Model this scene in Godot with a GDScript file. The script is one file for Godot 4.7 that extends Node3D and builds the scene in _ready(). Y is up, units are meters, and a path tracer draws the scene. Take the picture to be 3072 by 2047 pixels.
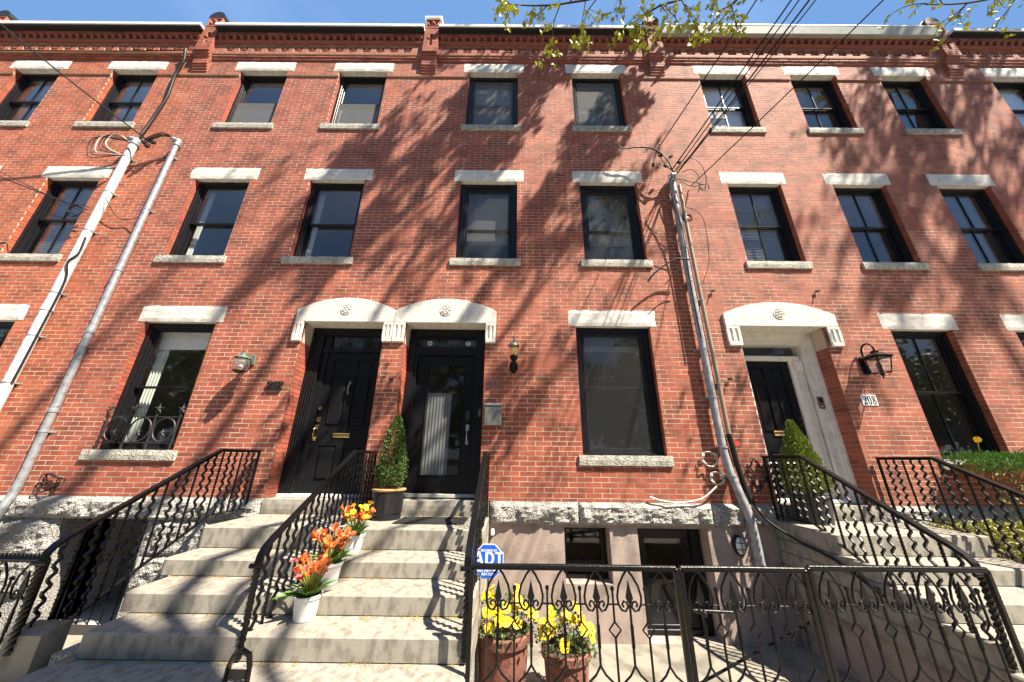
extends Node3D
# A row of brick town houses seen from the pavement. x runs along the facade, y is up, z points at the street; the brick face is z = 0, the lowest stoop slab is y = 0.

const SUN_TO := Vector3(1.55, 2.65, 1.0)
const COURSE := 0.0627
const BRICK := 0.21
const JOINT := 0.0076
const EYE := Vector3(0.0, 1.2656, 4.612)

var M := {}
var T := {}
var used := {}
var rng := RandomNumberGenerator.new()
var noise := FastNoiseLite.new()


class MB:
	var v := PackedVector3Array()
	var n := PackedVector3Array()
	var c := PackedColorArray()
	var col := Color.WHITE

	func trin(a: Vector3, b: Vector3, d: Vector3, na: Vector3, nb: Vector3, nd: Vector3) -> void:
		v.append(a); v.append(d); v.append(b)
		n.append(na); n.append(nd); n.append(nb)
		c.append(col); c.append(col); c.append(col)

	func tri(a: Vector3, b: Vector3, d: Vector3) -> void:
		var nn := (b - a).cross(d - a).normalized()
		trin(a, b, d, nn, nn, nn)

	func quad(a: Vector3, b: Vector3, d: Vector3, e: Vector3) -> void:
		var nn := (d - a).cross(e - b).normalized()
		trin(a, b, d, nn, nn, nn)
		trin(a, d, e, nn, nn, nn)

	func quadn(a: Vector3, b: Vector3, d: Vector3, e: Vector3, na: Vector3, nb: Vector3, nd: Vector3, ne: Vector3) -> void:
		trin(a, b, d, na, nb, nd)
		trin(a, d, e, na, nd, ne)

	func box(lo: Vector3, hi: Vector3) -> void:
		var p := func(i: int, j: int, k: int) -> Vector3: return Vector3(hi.x if i else lo.x, hi.y if j else lo.y, hi.z if k else lo.z)
		quad(p.call(0, 0, 1), p.call(1, 0, 1), p.call(1, 1, 1), p.call(0, 1, 1))
		quad(p.call(1, 0, 0), p.call(0, 0, 0), p.call(0, 1, 0), p.call(1, 1, 0))
		quad(p.call(1, 0, 1), p.call(1, 0, 0), p.call(1, 1, 0), p.call(1, 1, 1))
		quad(p.call(0, 0, 0), p.call(0, 0, 1), p.call(0, 1, 1), p.call(0, 1, 0))
		quad(p.call(0, 1, 1), p.call(1, 1, 1), p.call(1, 1, 0), p.call(0, 1, 0))
		quad(p.call(0, 0, 0), p.call(1, 0, 0), p.call(1, 0, 1), p.call(0, 0, 1))

	func cbox(lo: Vector3, hi: Vector3, b: float) -> void:
		obox(Transform3D(Basis(), (lo + hi) * 0.5), hi - lo, b)

	func obox(t: Transform3D, s: Vector3, b: float) -> void:
		var h := s * 0.5
		b = minf(b, minf(h.x, minf(h.y, h.z)) * 0.9)
		var ax := [Vector3.RIGHT, Vector3.UP, Vector3.BACK]
		for i in 3:
			for sg in [-1.0, 1.0]:
				var a: Vector3 = ax[i] * sg
				var u: Vector3 = ax[(i + 1) % 3] * sg
				var w: Vector3 = ax[(i + 2) % 3]
				var hu: float = h[(i + 1) % 3] - b
				var hw: float = h[(i + 2) % 3] - b
				var o: Vector3 = a * h[i]
				quad(t * (o - u * hu - w * hw), t * (o + u * hu - w * hw), t * (o + u * hu + w * hw), t * (o - u * hu + w * hw))
		if b <= 0.0:
			return
		for i in 3:
			var j := (i + 1) % 3
			var k := (i + 2) % 3
			for s1 in [-1.0, 1.0]:
				for s2 in [-1.0, 1.0]:
					var e: Vector3 = ax[i] * (h[i] - b)
					var p1: Vector3 = ax[j] * s1 * h[j] + ax[k] * s2 * (h[k] - b)
					var p2: Vector3 = ax[j] * s1 * (h[j] - b) + ax[k] * s2 * h[k]
					if s1 * s2 > 0:
						quad(t * (p1 - e), t * (p1 + e), t * (p2 + e), t * (p2 - e)) if _ccw(p1 - e, p1 + e, p2 + e) else quad(t * (p1 - e), t * (p2 - e), t * (p2 + e), t * (p1 + e))
					else:
						quad(t * (p1 - e), t * (p1 + e), t * (p2 + e), t * (p2 - e)) if _ccw(p1 - e, p1 + e, p2 + e) else quad(t * (p1 - e), t * (p2 - e), t * (p2 + e), t * (p1 + e))
		for sx in [-1.0, 1.0]:
			for sy in [-1.0, 1.0]:
				for sz in [-1.0, 1.0]:
					var q1 := Vector3(sx * h.x, sy * (h.y - b), sz * (h.z - b))
					var q2 := Vector3(sx * (h.x - b), sy * h.y, sz * (h.z - b))
					var q3 := Vector3(sx * (h.x - b), sy * (h.y - b), sz * h.z)
					if _ccw(q1, q2, q3):
						tri(t * q1, t * q2, t * q3)
					else:
						tri(t * q1, t * q3, t * q2)

	func _ccw(a: Vector3, b: Vector3, d: Vector3) -> bool:
		return (b - a).cross(d - a).dot(a + b + d) > 0.0

	# a tube along points; r is one radius or one for each point; flat gives it facets
	func tube(pts: Array, r, sides := 6, closed := false, flat := false, twist := 0.0) -> void:
		var m := pts.size()
		var rings := []
		var nors := []
		var up := Vector3.UP
		var t0: Vector3 = (pts[1] - pts[0]).normalized()
		if absf(t0.dot(up)) > 0.9:
			up = Vector3.BACK
		var side := t0.cross(up).normalized()
		for i in m:
			var a: Vector3 = pts[(i - 1 + m) % m] if (closed or i > 0) else pts[0]
			var b: Vector3 = pts[(i + 1) % m] if (closed or i < m - 1) else pts[m - 1]
			var t := (b - a).normalized()
			side = (side - t * side.dot(t)).normalized()
			var o := t.cross(side)
			var rr: float = r if not r is Array else r[i]
			var ring := []
			var nor := []
			for k in sides:
				var an := TAU * (k + 0.5) / sides + twist * i
				var d := side * cos(an) + o * sin(an)
				ring.append(pts[i] + d * rr)
				nor.append(d)
			rings.append(ring)
			nors.append(nor)
		for i in (m if closed else m - 1):
			var j := (i + 1) % m
			for k in sides:
				var l := (k + 1) % sides
				if flat:
					quad(rings[i][k], rings[i][l], rings[j][l], rings[j][k])
				else:
					quadn(rings[i][k], rings[i][l], rings[j][l], rings[j][k], nors[i][k], nors[i][l], nors[j][l], nors[j][k])
		if not closed:
			for k in range(1, sides - 1):
				tri(rings[0][0], rings[0][k + 1], rings[0][k])
				tri(rings[m - 1][0], rings[m - 1][k], rings[m - 1][k + 1])

	# rectangular bar along points that lie in one plane with the given cross axis
	func bar(pts: Array, cross: Vector3, w: float, h: float) -> void:
		var m := pts.size()
		var rings := []
		for i in m:
			var a: Vector3 = pts[maxi(i - 1, 0)]
			var b: Vector3 = pts[mini(i + 1, m - 1)]
			var t := (b - a).normalized()
			var o := cross.cross(t).normalized()
			var k := 1.0
			if i > 0 and i < m - 1:
				var t1: Vector3 = (pts[i] - pts[i - 1]).normalized()
				k = 1.0 / maxf(0.5, t1.dot(t))
			var x := cross * w * 0.5
			var y := o * h * 0.5 * k
			rings.append([pts[i] - x - y, pts[i] + x - y, pts[i] + x + y, pts[i] - x + y])
		for i in m - 1:
			for k in 4:
				var l := (k + 1) % 4
				var q := [rings[i][k], rings[i][l], rings[i + 1][l], rings[i + 1][k]]
				var mid: Vector3 = (pts[i] + pts[i + 1]) * 0.5
				var nn: Vector3 = (q[2] - q[0]).cross(q[3] - q[1])
				if nn.dot((q[0] + q[1] + q[2] + q[3]) * 0.25 - mid) > 0:
					quad(q[0], q[1], q[2], q[3])
				else:
					quad(q[3], q[2], q[1], q[0])
		for e in [0, m - 1]:
			var q2: Array = rings[e]
			var out: Vector3 = (pts[0] - pts[1]) if e == 0 else (pts[m - 1] - pts[m - 2])
			if (q2[1] - q2[0]).cross(q2[2] - q2[0]).dot(out) > 0:
				quad(q2[0], q2[1], q2[2], q2[3])
			else:
				quad(q2[3], q2[2], q2[1], q2[0])

	func lathe(at: Vector3, prof: Array, seg := 20, sx := 1.0, sz := 1.0) -> void:
		for i in prof.size() - 1:
			var p: Vector2 = prof[i]
			var q: Vector2 = prof[i + 1]
			var d := (q - p)
			var nr := Vector2(d.y, -d.x).normalized()
			for k in seg:
				var a := TAU * k / seg
				var b := TAU * (k + 1) / seg
				var ca := Vector3(cos(a) * sx, 0, -sin(a) * sz)
				var cb := Vector3(cos(b) * sx, 0, -sin(b) * sz)
				var na := (Vector3(cos(a) / sx, 0, -sin(a) / sz).normalized() * nr.x + Vector3.UP * nr.y).normalized()
				var nb := (Vector3(cos(b) / sx, 0, -sin(b) / sz).normalized() * nr.x + Vector3.UP * nr.y).normalized()
				quadn(at + ca * p.x + Vector3.UP * p.y, at + cb * p.x + Vector3.UP * p.y, at + cb * q.x + Vector3.UP * q.y, at + ca * q.x + Vector3.UP * q.y, na, nb, nb, na)

	# a flat outline in x and y (counter-clockwise) given thickness along z
	func prism(poly: PackedVector2Array, z0: float, z1: float, t := Transform3D()) -> void:
		var idx := Geometry2D.triangulate_polygon(poly)
		for i in range(0, idx.size(), 3):
			var a := poly[idx[i]]
			var b := poly[idx[i + 1]]
			var d := poly[idx[i + 2]]
			if (b - a).cross(d - a) < 0:
				var s := b
				b = d
				d = s
			tri(t * Vector3(a.x, a.y, z1), t * Vector3(b.x, b.y, z1), t * Vector3(d.x, d.y, z1))
			tri(t * Vector3(a.x, a.y, z0), t * Vector3(d.x, d.y, z0), t * Vector3(b.x, b.y, z0))
		for i in poly.size():
			var p := poly[i]
			var q := poly[(i + 1) % poly.size()]
			quad(t * Vector3(p.x, p.y, z0), t * Vector3(q.x, q.y, z0), t * Vector3(q.x, q.y, z1), t * Vector3(p.x, p.y, z1))

	func sphere(at: Vector3, r: float, seg := 10, squash := 1.0) -> void:
		var prof := []
		for i in seg / 2 + 1:
			var a := -PI / 2 + PI * i / (seg / 2)
			prof.append(Vector2(maxf(cos(a) * r, 0.0001), sin(a) * r * squash))
		lathe(at, prof, seg)

	func add(o: MB, t: Transform3D) -> void:
		for i in o.v.size():
			v.append(t * o.v[i])
			n.append((t.basis * o.n[i]).normalized())
			c.append(o.c[i])

	func mesh() -> ArrayMesh:
		var a := []
		a.resize(Mesh.ARRAY_MAX)
		a[Mesh.ARRAY_VERTEX] = v
		a[Mesh.ARRAY_NORMAL] = n
		a[Mesh.ARRAY_COLOR] = c
		var m := ArrayMesh.new()
		m.add_surface_from_arrays(Mesh.PRIMITIVE_TRIANGLES, a)
		return m


# ---------------------------------------------------------------- names, parts, things
func numbered(nm: String) -> String:
	if not used.has(nm):
		used[nm] = 0
		return nm
	used[nm] += 1
	return "%s_%03d" % [nm, used[nm]]


func tag(o: Node, label: String, category: String, group := "", kind := "") -> Node:
	if label: o.set_meta("label", label)
	if category: o.set_meta("category", category)
	if group: o.set_meta("group", group)
	if kind: o.set_meta("kind", kind)
	return o


func thing(nm: String, label: String, category: String, group := "", at := Vector3.ZERO) -> Node3D:
	var o := Node3D.new()
	o.name = numbered(nm)
	add_child(o)
	o.position = at
	tag(o, label, category, group)
	return o


func part(parent: Node, nm: String, m, mat: Material, at := Vector3.ZERO) -> MeshInstance3D:
	var o := MeshInstance3D.new()
	o.name = nm if parent != self else numbered(nm)
	o.mesh = m.mesh() if m is MB else m
	o.material_override = mat
	o.position = at
	parent.add_child(o, true)
	return o


func structure(nm: String, m, mat: Material) -> MeshInstance3D:
	var o := part(self, nm, m, mat)
	o.set_meta("kind", "structure")
	return o


# ---------------------------------------------------------------- materials
func noise_tex(freq: float, ramp: Array, seed_: int, size := 512, oct := 4, type := FastNoiseLite.TYPE_SIMPLEX_SMOOTH) -> NoiseTexture2D:
	var f := FastNoiseLite.new()
	f.noise_type = type
	f.frequency = freq
	f.seed = seed_
	f.fractal_octaves = oct
	var t := NoiseTexture2D.new()
	t.width = size
	t.height = size
	t.seamless = true
	t.noise = f
	t.generate_mipmaps = false
	if ramp:
		var g := Gradient.new()
		g.offsets = PackedFloat32Array(ramp[0])
		var cs := PackedColorArray()
		for x in ramp[1]:
			cs.append(x if x is Color else Color(x, x, x))
		g.colors = cs
		t.color_ramp = g
	return t


func lin(r: float, g: float, b: float) -> Color:
	return Color(r, g, b).linear_to_srgb()


func mat(nm: String, color: Color, rough := 0.8, metal := 0.0) -> StandardMaterial3D:
	var m := StandardMaterial3D.new()
	m.resource_name = nm
	m.albedo_color = color
	m.roughness = rough
	m.metallic = metal
	M[nm] = m
	return m


func surf(m: StandardMaterial3D, tex: Texture2D, scale: float, bump: Texture2D = null, depth := 0.0, world := true) -> StandardMaterial3D:
	m.albedo_texture = tex
	m.uv1_triplanar = true
	m.uv1_world_triplanar = world
	m.uv1_scale = Vector3.ONE * scale
	m.uv1_triplanar_sharpness = 4.0
	if bump:
		m.heightmap_enabled = true
		m.heightmap_texture = bump
		m.heightmap_scale = depth
	return m


func detail(m: StandardMaterial3D, tex: Texture2D, scale: float, mode := BaseMaterial3D.BLEND_MODE_MUL) -> void:
	m.detail_enabled = true
	m.detail_albedo = tex
	m.detail_uv_layer = BaseMaterial3D.DETAIL_UV_2
	m.uv2_triplanar = true
	m.uv2_world_triplanar = true
	m.uv2_scale = Vector3.ONE * scale
	m.detail_blend_mode = mode


func make_materials() -> void:
	var fine := noise_tex(0.09, [[0.0, 0.45, 0.7, 1.0], [0.62, 0.9, 1.0, 1.0]], 3)
	var patch := noise_tex(0.012, [[0.0, 0.4, 0.6, 1.0], [0.72, 0.92, 1.0, 1.0]], 9)
	var faint := noise_tex(0.012, [[0.0, 0.4, 0.6, 1.0], [0.88, 0.96, 1.0, 1.0]], 10)
	var grit := noise_tex(0.12, [], 5)
	var grit2 := noise_tex(0.05, [], 8, 512, 5)
	var speck := noise_tex(0.22, [[0.0, 0.32, 0.42, 0.6, 1.0], [0.55, 0.78, 0.93, 1.0, 1.0]], 12, 512, 2)
	var stain := noise_tex(0.010, [[0.0, 0.38, 0.55, 1.0], [0.68, 0.88, 1.0, 1.0]], 21, 512, 5)
	var m := mat("brick", Color.WHITE, 0.78)
	m.vertex_color_use_as_albedo = true
	surf(m, fine, 6.0, grit, 0.25)
	detail(m, patch, 0.45)
	m = mat("mortar", lin(0.66, 0.54, 0.41), 0.9)
	surf(m, fine, 5.0)
	detail(m, stain, 0.35)
	m = mat("mortar_red", lin(0.36, 0.19, 0.13), 0.9)
	surf(m, fine, 5.0)
	m = mat("mortar_tan", lin(0.5, 0.37, 0.24), 0.9)
	surf(m, fine, 5.0)
	m = mat("terracotta", lin(0.37, 0.105, 0.06), 0.75)
	surf(m, fine, 5.0, grit, 0.2)
	m = mat("limestone", lin(0.66, 0.64, 0.58), 0.85)
	surf(m, noise_tex(0.03, [[0.0, 0.36, 0.5, 1.0], [0.86, 0.96, 1.0, 1.0]], 31, 512, 5), 1.4, grit2, 0.4)
	detail(m, faint, 0.9)
	m = mat("sill_stone", lin(0.44, 0.42, 0.36), 0.85)
	surf(m, noise_tex(0.03, [[0.0, 0.3, 0.5, 1.0], [0.76, 0.92, 1.0, 1.0]], 33, 512, 5), 1.2, grit2, 0.8)
	detail(m, patch, 1.3)
	m = mat("granite", lin(0.31, 0.285, 0.24), 0.85)
	surf(m, noise_tex(0.2, [[0.0, 0.33, 0.45, 0.6, 1.0], [0.55, 0.8, 0.96, 1.0, 1.0]], 14, 512, 3), 1.5, grit, 0.1)
	detail(m, noise_tex(0.02, [[0.0, 0.35, 0.52, 1.0], [0.74, 0.9, 1.0, 1.0]], 22, 512, 5), 1.0)
	m.uv2_scale = Vector3(1.1, 0.55, 0.9)
	m = mat("rock_face", lin(0.38, 0.365, 0.34), 0.9)
	surf(m, noise_tex(0.05, [[0.0, 0.35, 0.55, 1.0], [0.4, 0.75, 1.0, 1.0]], 36, 512, 5), 1.6, grit2, 1.2)
	m = mat("concrete", lin(0.27, 0.245, 0.20), 0.9)
	surf(m, speck, 1.6, grit, 0.3)
	detail(m, stain, 0.5)
	m = mat("paving", lin(0.46, 0.42, 0.35), 0.9)
	surf(m, speck, 1.6)
	m = mat("stucco", lin(0.44, 0.345, 0.30), 0.9)
	surf(m, fine, 2.0, grit2, 0.25)
	detail(m, patch, 0.4)
	m = mat("asphalt", lin(0.06, 0.06, 0.06), 0.9)
	surf(m, speck, 2.0)
	m = mat("iron", lin(0.007, 0.007, 0.008), 0.27)
	surf(m, noise_tex(0.05, [[0.0, 0.5, 1.0], [0.55, 0.9, 1.0]], 41), 3.0, grit2, 0.12)
	m = mat("old_iron", lin(0.045, 0.043, 0.042), 0.42, 0.3)
	surf(m, fine, 4.0, grit2, 0.1)
	m = mat("black_paint", lin(0.011, 0.011, 0.013), 0.3)
	surf(m, noise_tex(0.03, [[0.0, 0.5, 1.0], [0.7, 1.0, 1.0]], 43), 1.0)
	m = mat("door_black", lin(0.010, 0.010, 0.012), 0.22)
	m = mat("white_paint", lin(0.72, 0.69, 0.63), 0.5)
	surf(m, faint, 0.8)
	m = mat("cap_white", lin(0.80, 0.80, 0.78), 0.45)
	surf(m, faint, 0.6)
	m = mat("metal_grey", lin(0.42, 0.44, 0.40), 0.5, 0.1)
	surf(m, faint, 0.7)
	m = mat("black_cap", lin(0.02, 0.02, 0.022), 0.5)
	m = mat("pipe_white", lin(0.50, 0.50, 0.51), 0.4)
	surf(m, faint, 0.8)
	m = mat("pipe_grey", lin(0.40, 0.42, 0.45), 0.38, 0.55)
	surf(m, patch, 1.5)
	m = mat("pipe_dull", lin(0.30, 0.30, 0.31), 0.42)
	surf(m, patch, 1.2)
	m = mat("pipe_tan", lin(0.26, 0.21, 0.16), 0.5)
	m = mat("cable", lin(0.014, 0.014, 0.015), 0.5)
	m = mat("cable_white", lin(0.6, 0.58, 0.52), 0.5)
	m = mat("tag_red", lin(0.55, 0.05, 0.03), 0.5)
	m = mat("brass", lin(0.65, 0.47, 0.2), 0.25, 1.0)
	m = mat("steel", lin(0.55, 0.55, 0.55), 0.3, 1.0)
	m = mat("zinc", lin(0.16, 0.165, 0.16), 0.5, 0.5)
	surf(m, patch, 1.2)
	m = mat("bronze_green", lin(0.09, 0.13, 0.11), 0.55, 0.3)
	m = mat("pot_white", lin(0.74, 0.73, 0.70), 0.4)
	m = mat("pot_black", lin(0.012, 0.012, 0.014), 0.14)
	m.clearcoat_enabled = true
	m.clearcoat = 0.25
	m.metallic_specular = 0.35
	m = mat("pot_rim", lin(0.40, 0.25, 0.11), 0.5)
	m = mat("pot_clay", lin(0.22, 0.085, 0.06), 0.8)
	surf(m, stain, 1.6, grit2, 0.3)
	m = mat("pot_lead", lin(0.03, 0.03, 0.033), 0.6)
	m = mat("soil", lin(0.05, 0.032, 0.02), 1.0)
	m = mat("mulch", lin(0.20, 0.07, 0.03), 1.0)
	m = mat("rubber", lin(0.02, 0.02, 0.02), 0.8)
	m = mat("bark", lin(0.085, 0.07, 0.055), 0.95)
	surf(m, fine, 2.0, grit2, 1.0)
	m = mat("twig", lin(0.035, 0.028, 0.022), 0.9)
	for d in [["leaf_tree", 0.40, 0.42, 0.03], ["leaf_far", 0.09, 0.13, 0.03], ["leaf_box", 0.085, 0.15, 0.03], ["leaf_thuja", 0.17, 0.23, 0.03], ["leaf_dark", 0.05, 0.12, 0.03], ["leaf_fern", 0.08, 0.20, 0.03], ["leaf_hedge", 0.22, 0.22, 0.02]]:
		m = mat(d[0], Color.WHITE, 0.55)
		m.vertex_color_use_as_albedo = true
		m.albedo_color = lin(d[1], d[2], d[3])
		m.backlight_enabled = true
		m.backlight = Color(0.45, 0.45, 0.2)
		m.cull_mode = BaseMaterial3D.CULL_DISABLED
	for d in [["petal_orange", 0.62, 0.15, 0.03], ["petal_red", 0.66, 0.07, 0.07], ["petal_yellow", 0.85, 0.60, 0.02], ["petal_dark", 0.45, 0.10, 0.03]]:
		m = mat(d[0], lin(d[1], d[2], d[3]), 0.5)
		m.backlight_enabled = true
		m.backlight = Color(0.3, 0.2, 0.1)
		m.cull_mode = BaseMaterial3D.CULL_DISABLED
	m = mat("glass", Color(0.1, 0.12, 0.12, 0.004), 0.0)
	m.transparency = BaseMaterial3D.TRANSPARENCY_ALPHA
	m = mat("lamp_glass", Color(0.95, 0.97, 0.95, 0.06), 0.03)
	m.transparency = BaseMaterial3D.TRANSPARENCY_ALPHA
	m = mat("amber_glass", Color(0.9, 0.75, 0.4, 0.35), 0.1)
	m.transparency = BaseMaterial3D.TRANSPARENCY_ALPHA
	m = mat("bulb", lin(0.8, 0.62, 0.3), 0.3)
	m = mat("frosted", lin(0.72, 0.74, 0.70), 0.35)
	m = mat("screen", Color(0.26, 0.265, 0.27, 0.26), 1.0)
	m.transparency = BaseMaterial3D.TRANSPARENCY_ALPHA
	m = mat("screen_sunlit", Color(0.50, 0.505, 0.51, 0.45), 1.0)  # lighter copy of screen, sunlight on the top floor put into its colour
	m.transparency = BaseMaterial3D.TRANSPARENCY_ALPHA
	m = mat("shade", lin(0.17, 0.17, 0.17), 0.9)
	surf(m, fine, 6.0)
	m = mat("door_reflection", lin(0.13, 0.14, 0.14), 0.9)  # grey of the sky mirrored in the door pane, painted as a colour
	m = mat("shade_white", lin(0.66, 0.67, 0.68), 0.9)
	m = mat("curtain", lin(0.50, 0.56, 0.50), 0.9)
	m = mat("plaster", lin(0.42, 0.41, 0.39), 0.9)
	m = mat("sign_blue", lin(0.005, 0.10, 0.62), 0.4)
	m = mat("sign_white", lin(0.8, 0.8, 0.8), 0.5)
	m = mat("ink", lin(0.01, 0.01, 0.012), 0.5)
	m = mat("pollen", lin(0.42, 0.24, 0.06), 0.9)
	for k in ["iron", "black_paint", "door_black", "black_cap", "cable", "rubber"]:
		M[k].metallic_specular = 0.32
	m = mat("wood_pole", lin(0.10, 0.075, 0.055), 0.9)
	surf(m, fine, 2.0)


# ---------------------------------------------------------------- walls
func solid_rects(x0: float, y0: float, x1: float, y1: float, holes: Array) -> Array:
	var ys := [y0, y1]
	for h in holes:
		for y in [h[1], h[3]]:
			if y > y0 and y < y1 and not ys.has(y): ys.append(y)
	ys.sort()
	var out := []
	for i in ys.size() - 1:
		var ym: float = (ys[i] + ys[i + 1]) * 0.5
		for s in spans(x0, x1, ym, holes):
			out.append([s[0], ys[i], s[1], ys[i + 1]])
	return out


func spans(x0: float, x1: float, y: float, holes: Array) -> Array:
	var cut := []
	for h in holes:
		if y > h[1] and y < h[3]:
			cut.append([h[0], h[2]])
	cut.sort_custom(func(a, b): return a[0] < b[0])
	var out := []
	var x := x0
	for c in cut:
		if c[0] > x: out.append([x, minf(c[0], x1)])
		x = maxf(x, c[1])
	if x < x1: out.append([x, x1])
	return out


func brick_block(mb: MB, lo: Vector3, hi: Vector3) -> void:
	# front face and the four sides, edges slightly worn
	var b := 0.0008
	var f := [Vector3(lo.x + b, lo.y + b, hi.z), Vector3(hi.x - b, lo.y + b, hi.z), Vector3(hi.x - b, hi.y - b, hi.z), Vector3(lo.x + b, hi.y - b, hi.z)]
	var k := [Vector3(lo.x, lo.y, lo.z), Vector3(hi.x, lo.y, lo.z), Vector3(hi.x, hi.y, lo.z), Vector3(lo.x, hi.y, lo.z)]
	mb.quad(f[0], f[1], f[2], f[3])
	for i in 4:
		var j := (i + 1) % 4
		mb.quad(k[i], k[j], f[j], f[i])


func shown(p: Vector3) -> float:
	# how large a brick at p shows from the pavement, 0 outside the picture
	var h := EYE.z - p.z
	var dy := p.y - EYE.y
	var ax := h * 0.9413 + dy * 0.3376
	var sx := absf(p.x / ax * 0.9938)
	var sy := (dy * 0.9413 - h * 0.3376) / ax * 0.9938
	if sx > 1.5 or absf(sy) > 1.0: return 0.0
	return h / (ax * ax * ax)


func palette(base: Color, spread: float, count: int) -> Array:
	var out := []
	for i in count:
		var k := 1.0 + spread * (2.0 * (i + 0.5) / count - 1.0)
		var hue := rng.randf_range(-0.12, 0.12)
		out.append(Color(base.r * k * (1 + 0.2 * hue), base.g * k * (1 + hue), base.b * k * (1 + 1.2 * hue)))
	return out


# bricks of one stretch of wall: the largest whole ones are parts, the rest one mesh
func lay_bricks(bricks: Array, x0: float, x1: float, y0: float, y1: float, z: float, holes: Array) -> void:
	var k0 := int(floor((y0 + 0.001) / COURSE))
	var k1 := int(ceil((y1 - 0.001) / COURSE))
	for k in range(k0, k1):
		var a := maxf(k * COURSE, y0) + JOINT * 0.5
		var b := minf((k + 1) * COURSE, y1) - JOINT * 0.5
		if b - a < 0.012: continue
		for s in spans(x0, x1, (a + b) * 0.5, holes):
			var i := int(floor((s[0] - (0.5 if k % 2 else 0.0) * BRICK) / BRICK))
			while true:
				var bx0 := (i + (0.5 if k % 2 else 0.0)) * BRICK
				var bx1 := bx0 + BRICK
				i += 1
				if bx0 > s[1]: break
				var cx0 := maxf(bx0, s[0])
				var cx1 := minf(bx1, s[1])
				if cx1 - cx0 < 0.02: continue
				var l: float = cx0 + (JOINT * 0.5 if cx0 > s[0] + 0.001 else 0.0)
				var r: float = cx1 - (JOINT * 0.5 if cx1 < s[1] - 0.001 else 0.0)
				bricks.append([l, a, r, b, z, cx1 - cx0 > BRICK - 0.001 and b - a > COURSE - JOINT - 0.001])


func finish_bricks(parent: Node3D, bricks: Array, pal: Array, rot: Callable, limit := 300) -> void:
	var ranked := []
	for i in bricks.size():
		var q: Array = bricks[i]
		if q[5]:
			var s := shown(Vector3((q[0] + q[2]) * 0.5, (q[1] + q[3]) * 0.5, q[4]))
			if s > 0: ranked.append([s, i])
	ranked.sort_custom(func(a, b): return a[0] > b[0])
	var single := {}
	for i in mini(limit, ranked.size()):
		single[ranked[i][1]] = true
	var meshes := []
	for cc in pal:
		var mb := MB.new()
		mb.col = cc
		brick_block(mb, Vector3(-BRICK / 2 + JOINT / 2, -COURSE / 2 + JOINT / 2, -0.012), Vector3(BRICK / 2 - JOINT / 2, COURSE / 2 - JOINT / 2, 0.0))
		meshes.append(mb.mesh())
	var rest := MB.new()
	for i in bricks.size():
		var q: Array = bricks[i]
		var cx: float = (q[0] + q[2]) * 0.5
		var cy: float = (q[1] + q[3]) * 0.5
		var w: float = noise.get_noise_2d(cx * 9.0, cy * 14.0) * 0.35 + rng.randf_range(-0.42, 0.42) + 0.5
		var pi := clampi(int(w * pal.size()), 0, pal.size() - 1)
		var dz := rng.randf_range(-0.0004, 0.0010)
		if single.has(i):
			part(parent, "brick", meshes[pi], M.brick, Vector3(cx, cy + rng.randf_range(-0.001, 0.001), q[4] + dz))
		else:
			rest.col = pal[pi] * rot.call(cx, cy)
			brick_block(rest, Vector3(q[0], q[1], q[4] - 0.012), Vector3(q[2], q[3], q[4] + dz))
	var o := part(parent, "brickwork", rest, M.brick)
	o.set_meta("kind", "stuff")


func reveal_bricks(mb: MB, pal: Array, hole: Array, depth: float, z := 0.0) -> void:
	for side in [0, 1]:
		var x: float = hole[0] if side == 0 else hole[2]
		var y: float = hole[1]
		var k := int(floor(y / COURSE))
		while k * COURSE < hole[3]:
			var a := maxf(k * COURSE, hole[1]) + JOINT * 0.5
			var b := minf((k + 1) * COURSE, hole[3]) - JOINT * 0.5
			if b - a > 0.015:
				var cuts := [z - 0.0125, z - depth] if k % 2 or depth < 0.15 else [z - 0.0125, z - 0.105, z - depth]
				for j in cuts.size() - 1:
					mb.col = pal[rng.randi() % pal.size()]
					var z0: float = cuts[j + 1] + (JOINT * 0.5 if j < cuts.size() - 2 else 0.0)
					var z1: float = cuts[j] - (JOINT * 0.5 if j > 0 else 0.0)
					if side == 0:
						mb.box(Vector3(x - 0.02, a, z0), Vector3(x, b, z1))
					else:
						mb.box(Vector3(x, a, z0), Vector3(x + 0.02, b, z1))
			k += 1


# ---------------------------------------------------------------- windows
func ring(mb: MB, x0: float, y0: float, x1: float, y1: float, w: float, z0: float, z1: float, bottom := -1.0, top := -1.0) -> void:
	var bw := w if bottom < 0 else bottom
	var tw := w if top < 0 else top
	mb.cbox(Vector3(x0, y0 + bw, z0), Vector3(x0 + w, y1 - tw, z1), 0.004)
	mb.cbox(Vector3(x1 - w, y0 + bw, z0), Vector3(x1, y1 - tw, z1), 0.004)
	mb.cbox(Vector3(x0, y1 - tw, z0), Vector3(x1, y1, z1), 0.004)
	if bw > 0.001:
		mb.cbox(Vector3(x0, y0, z0), Vector3(x1, y0 + bw, z1), 0.004)


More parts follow.
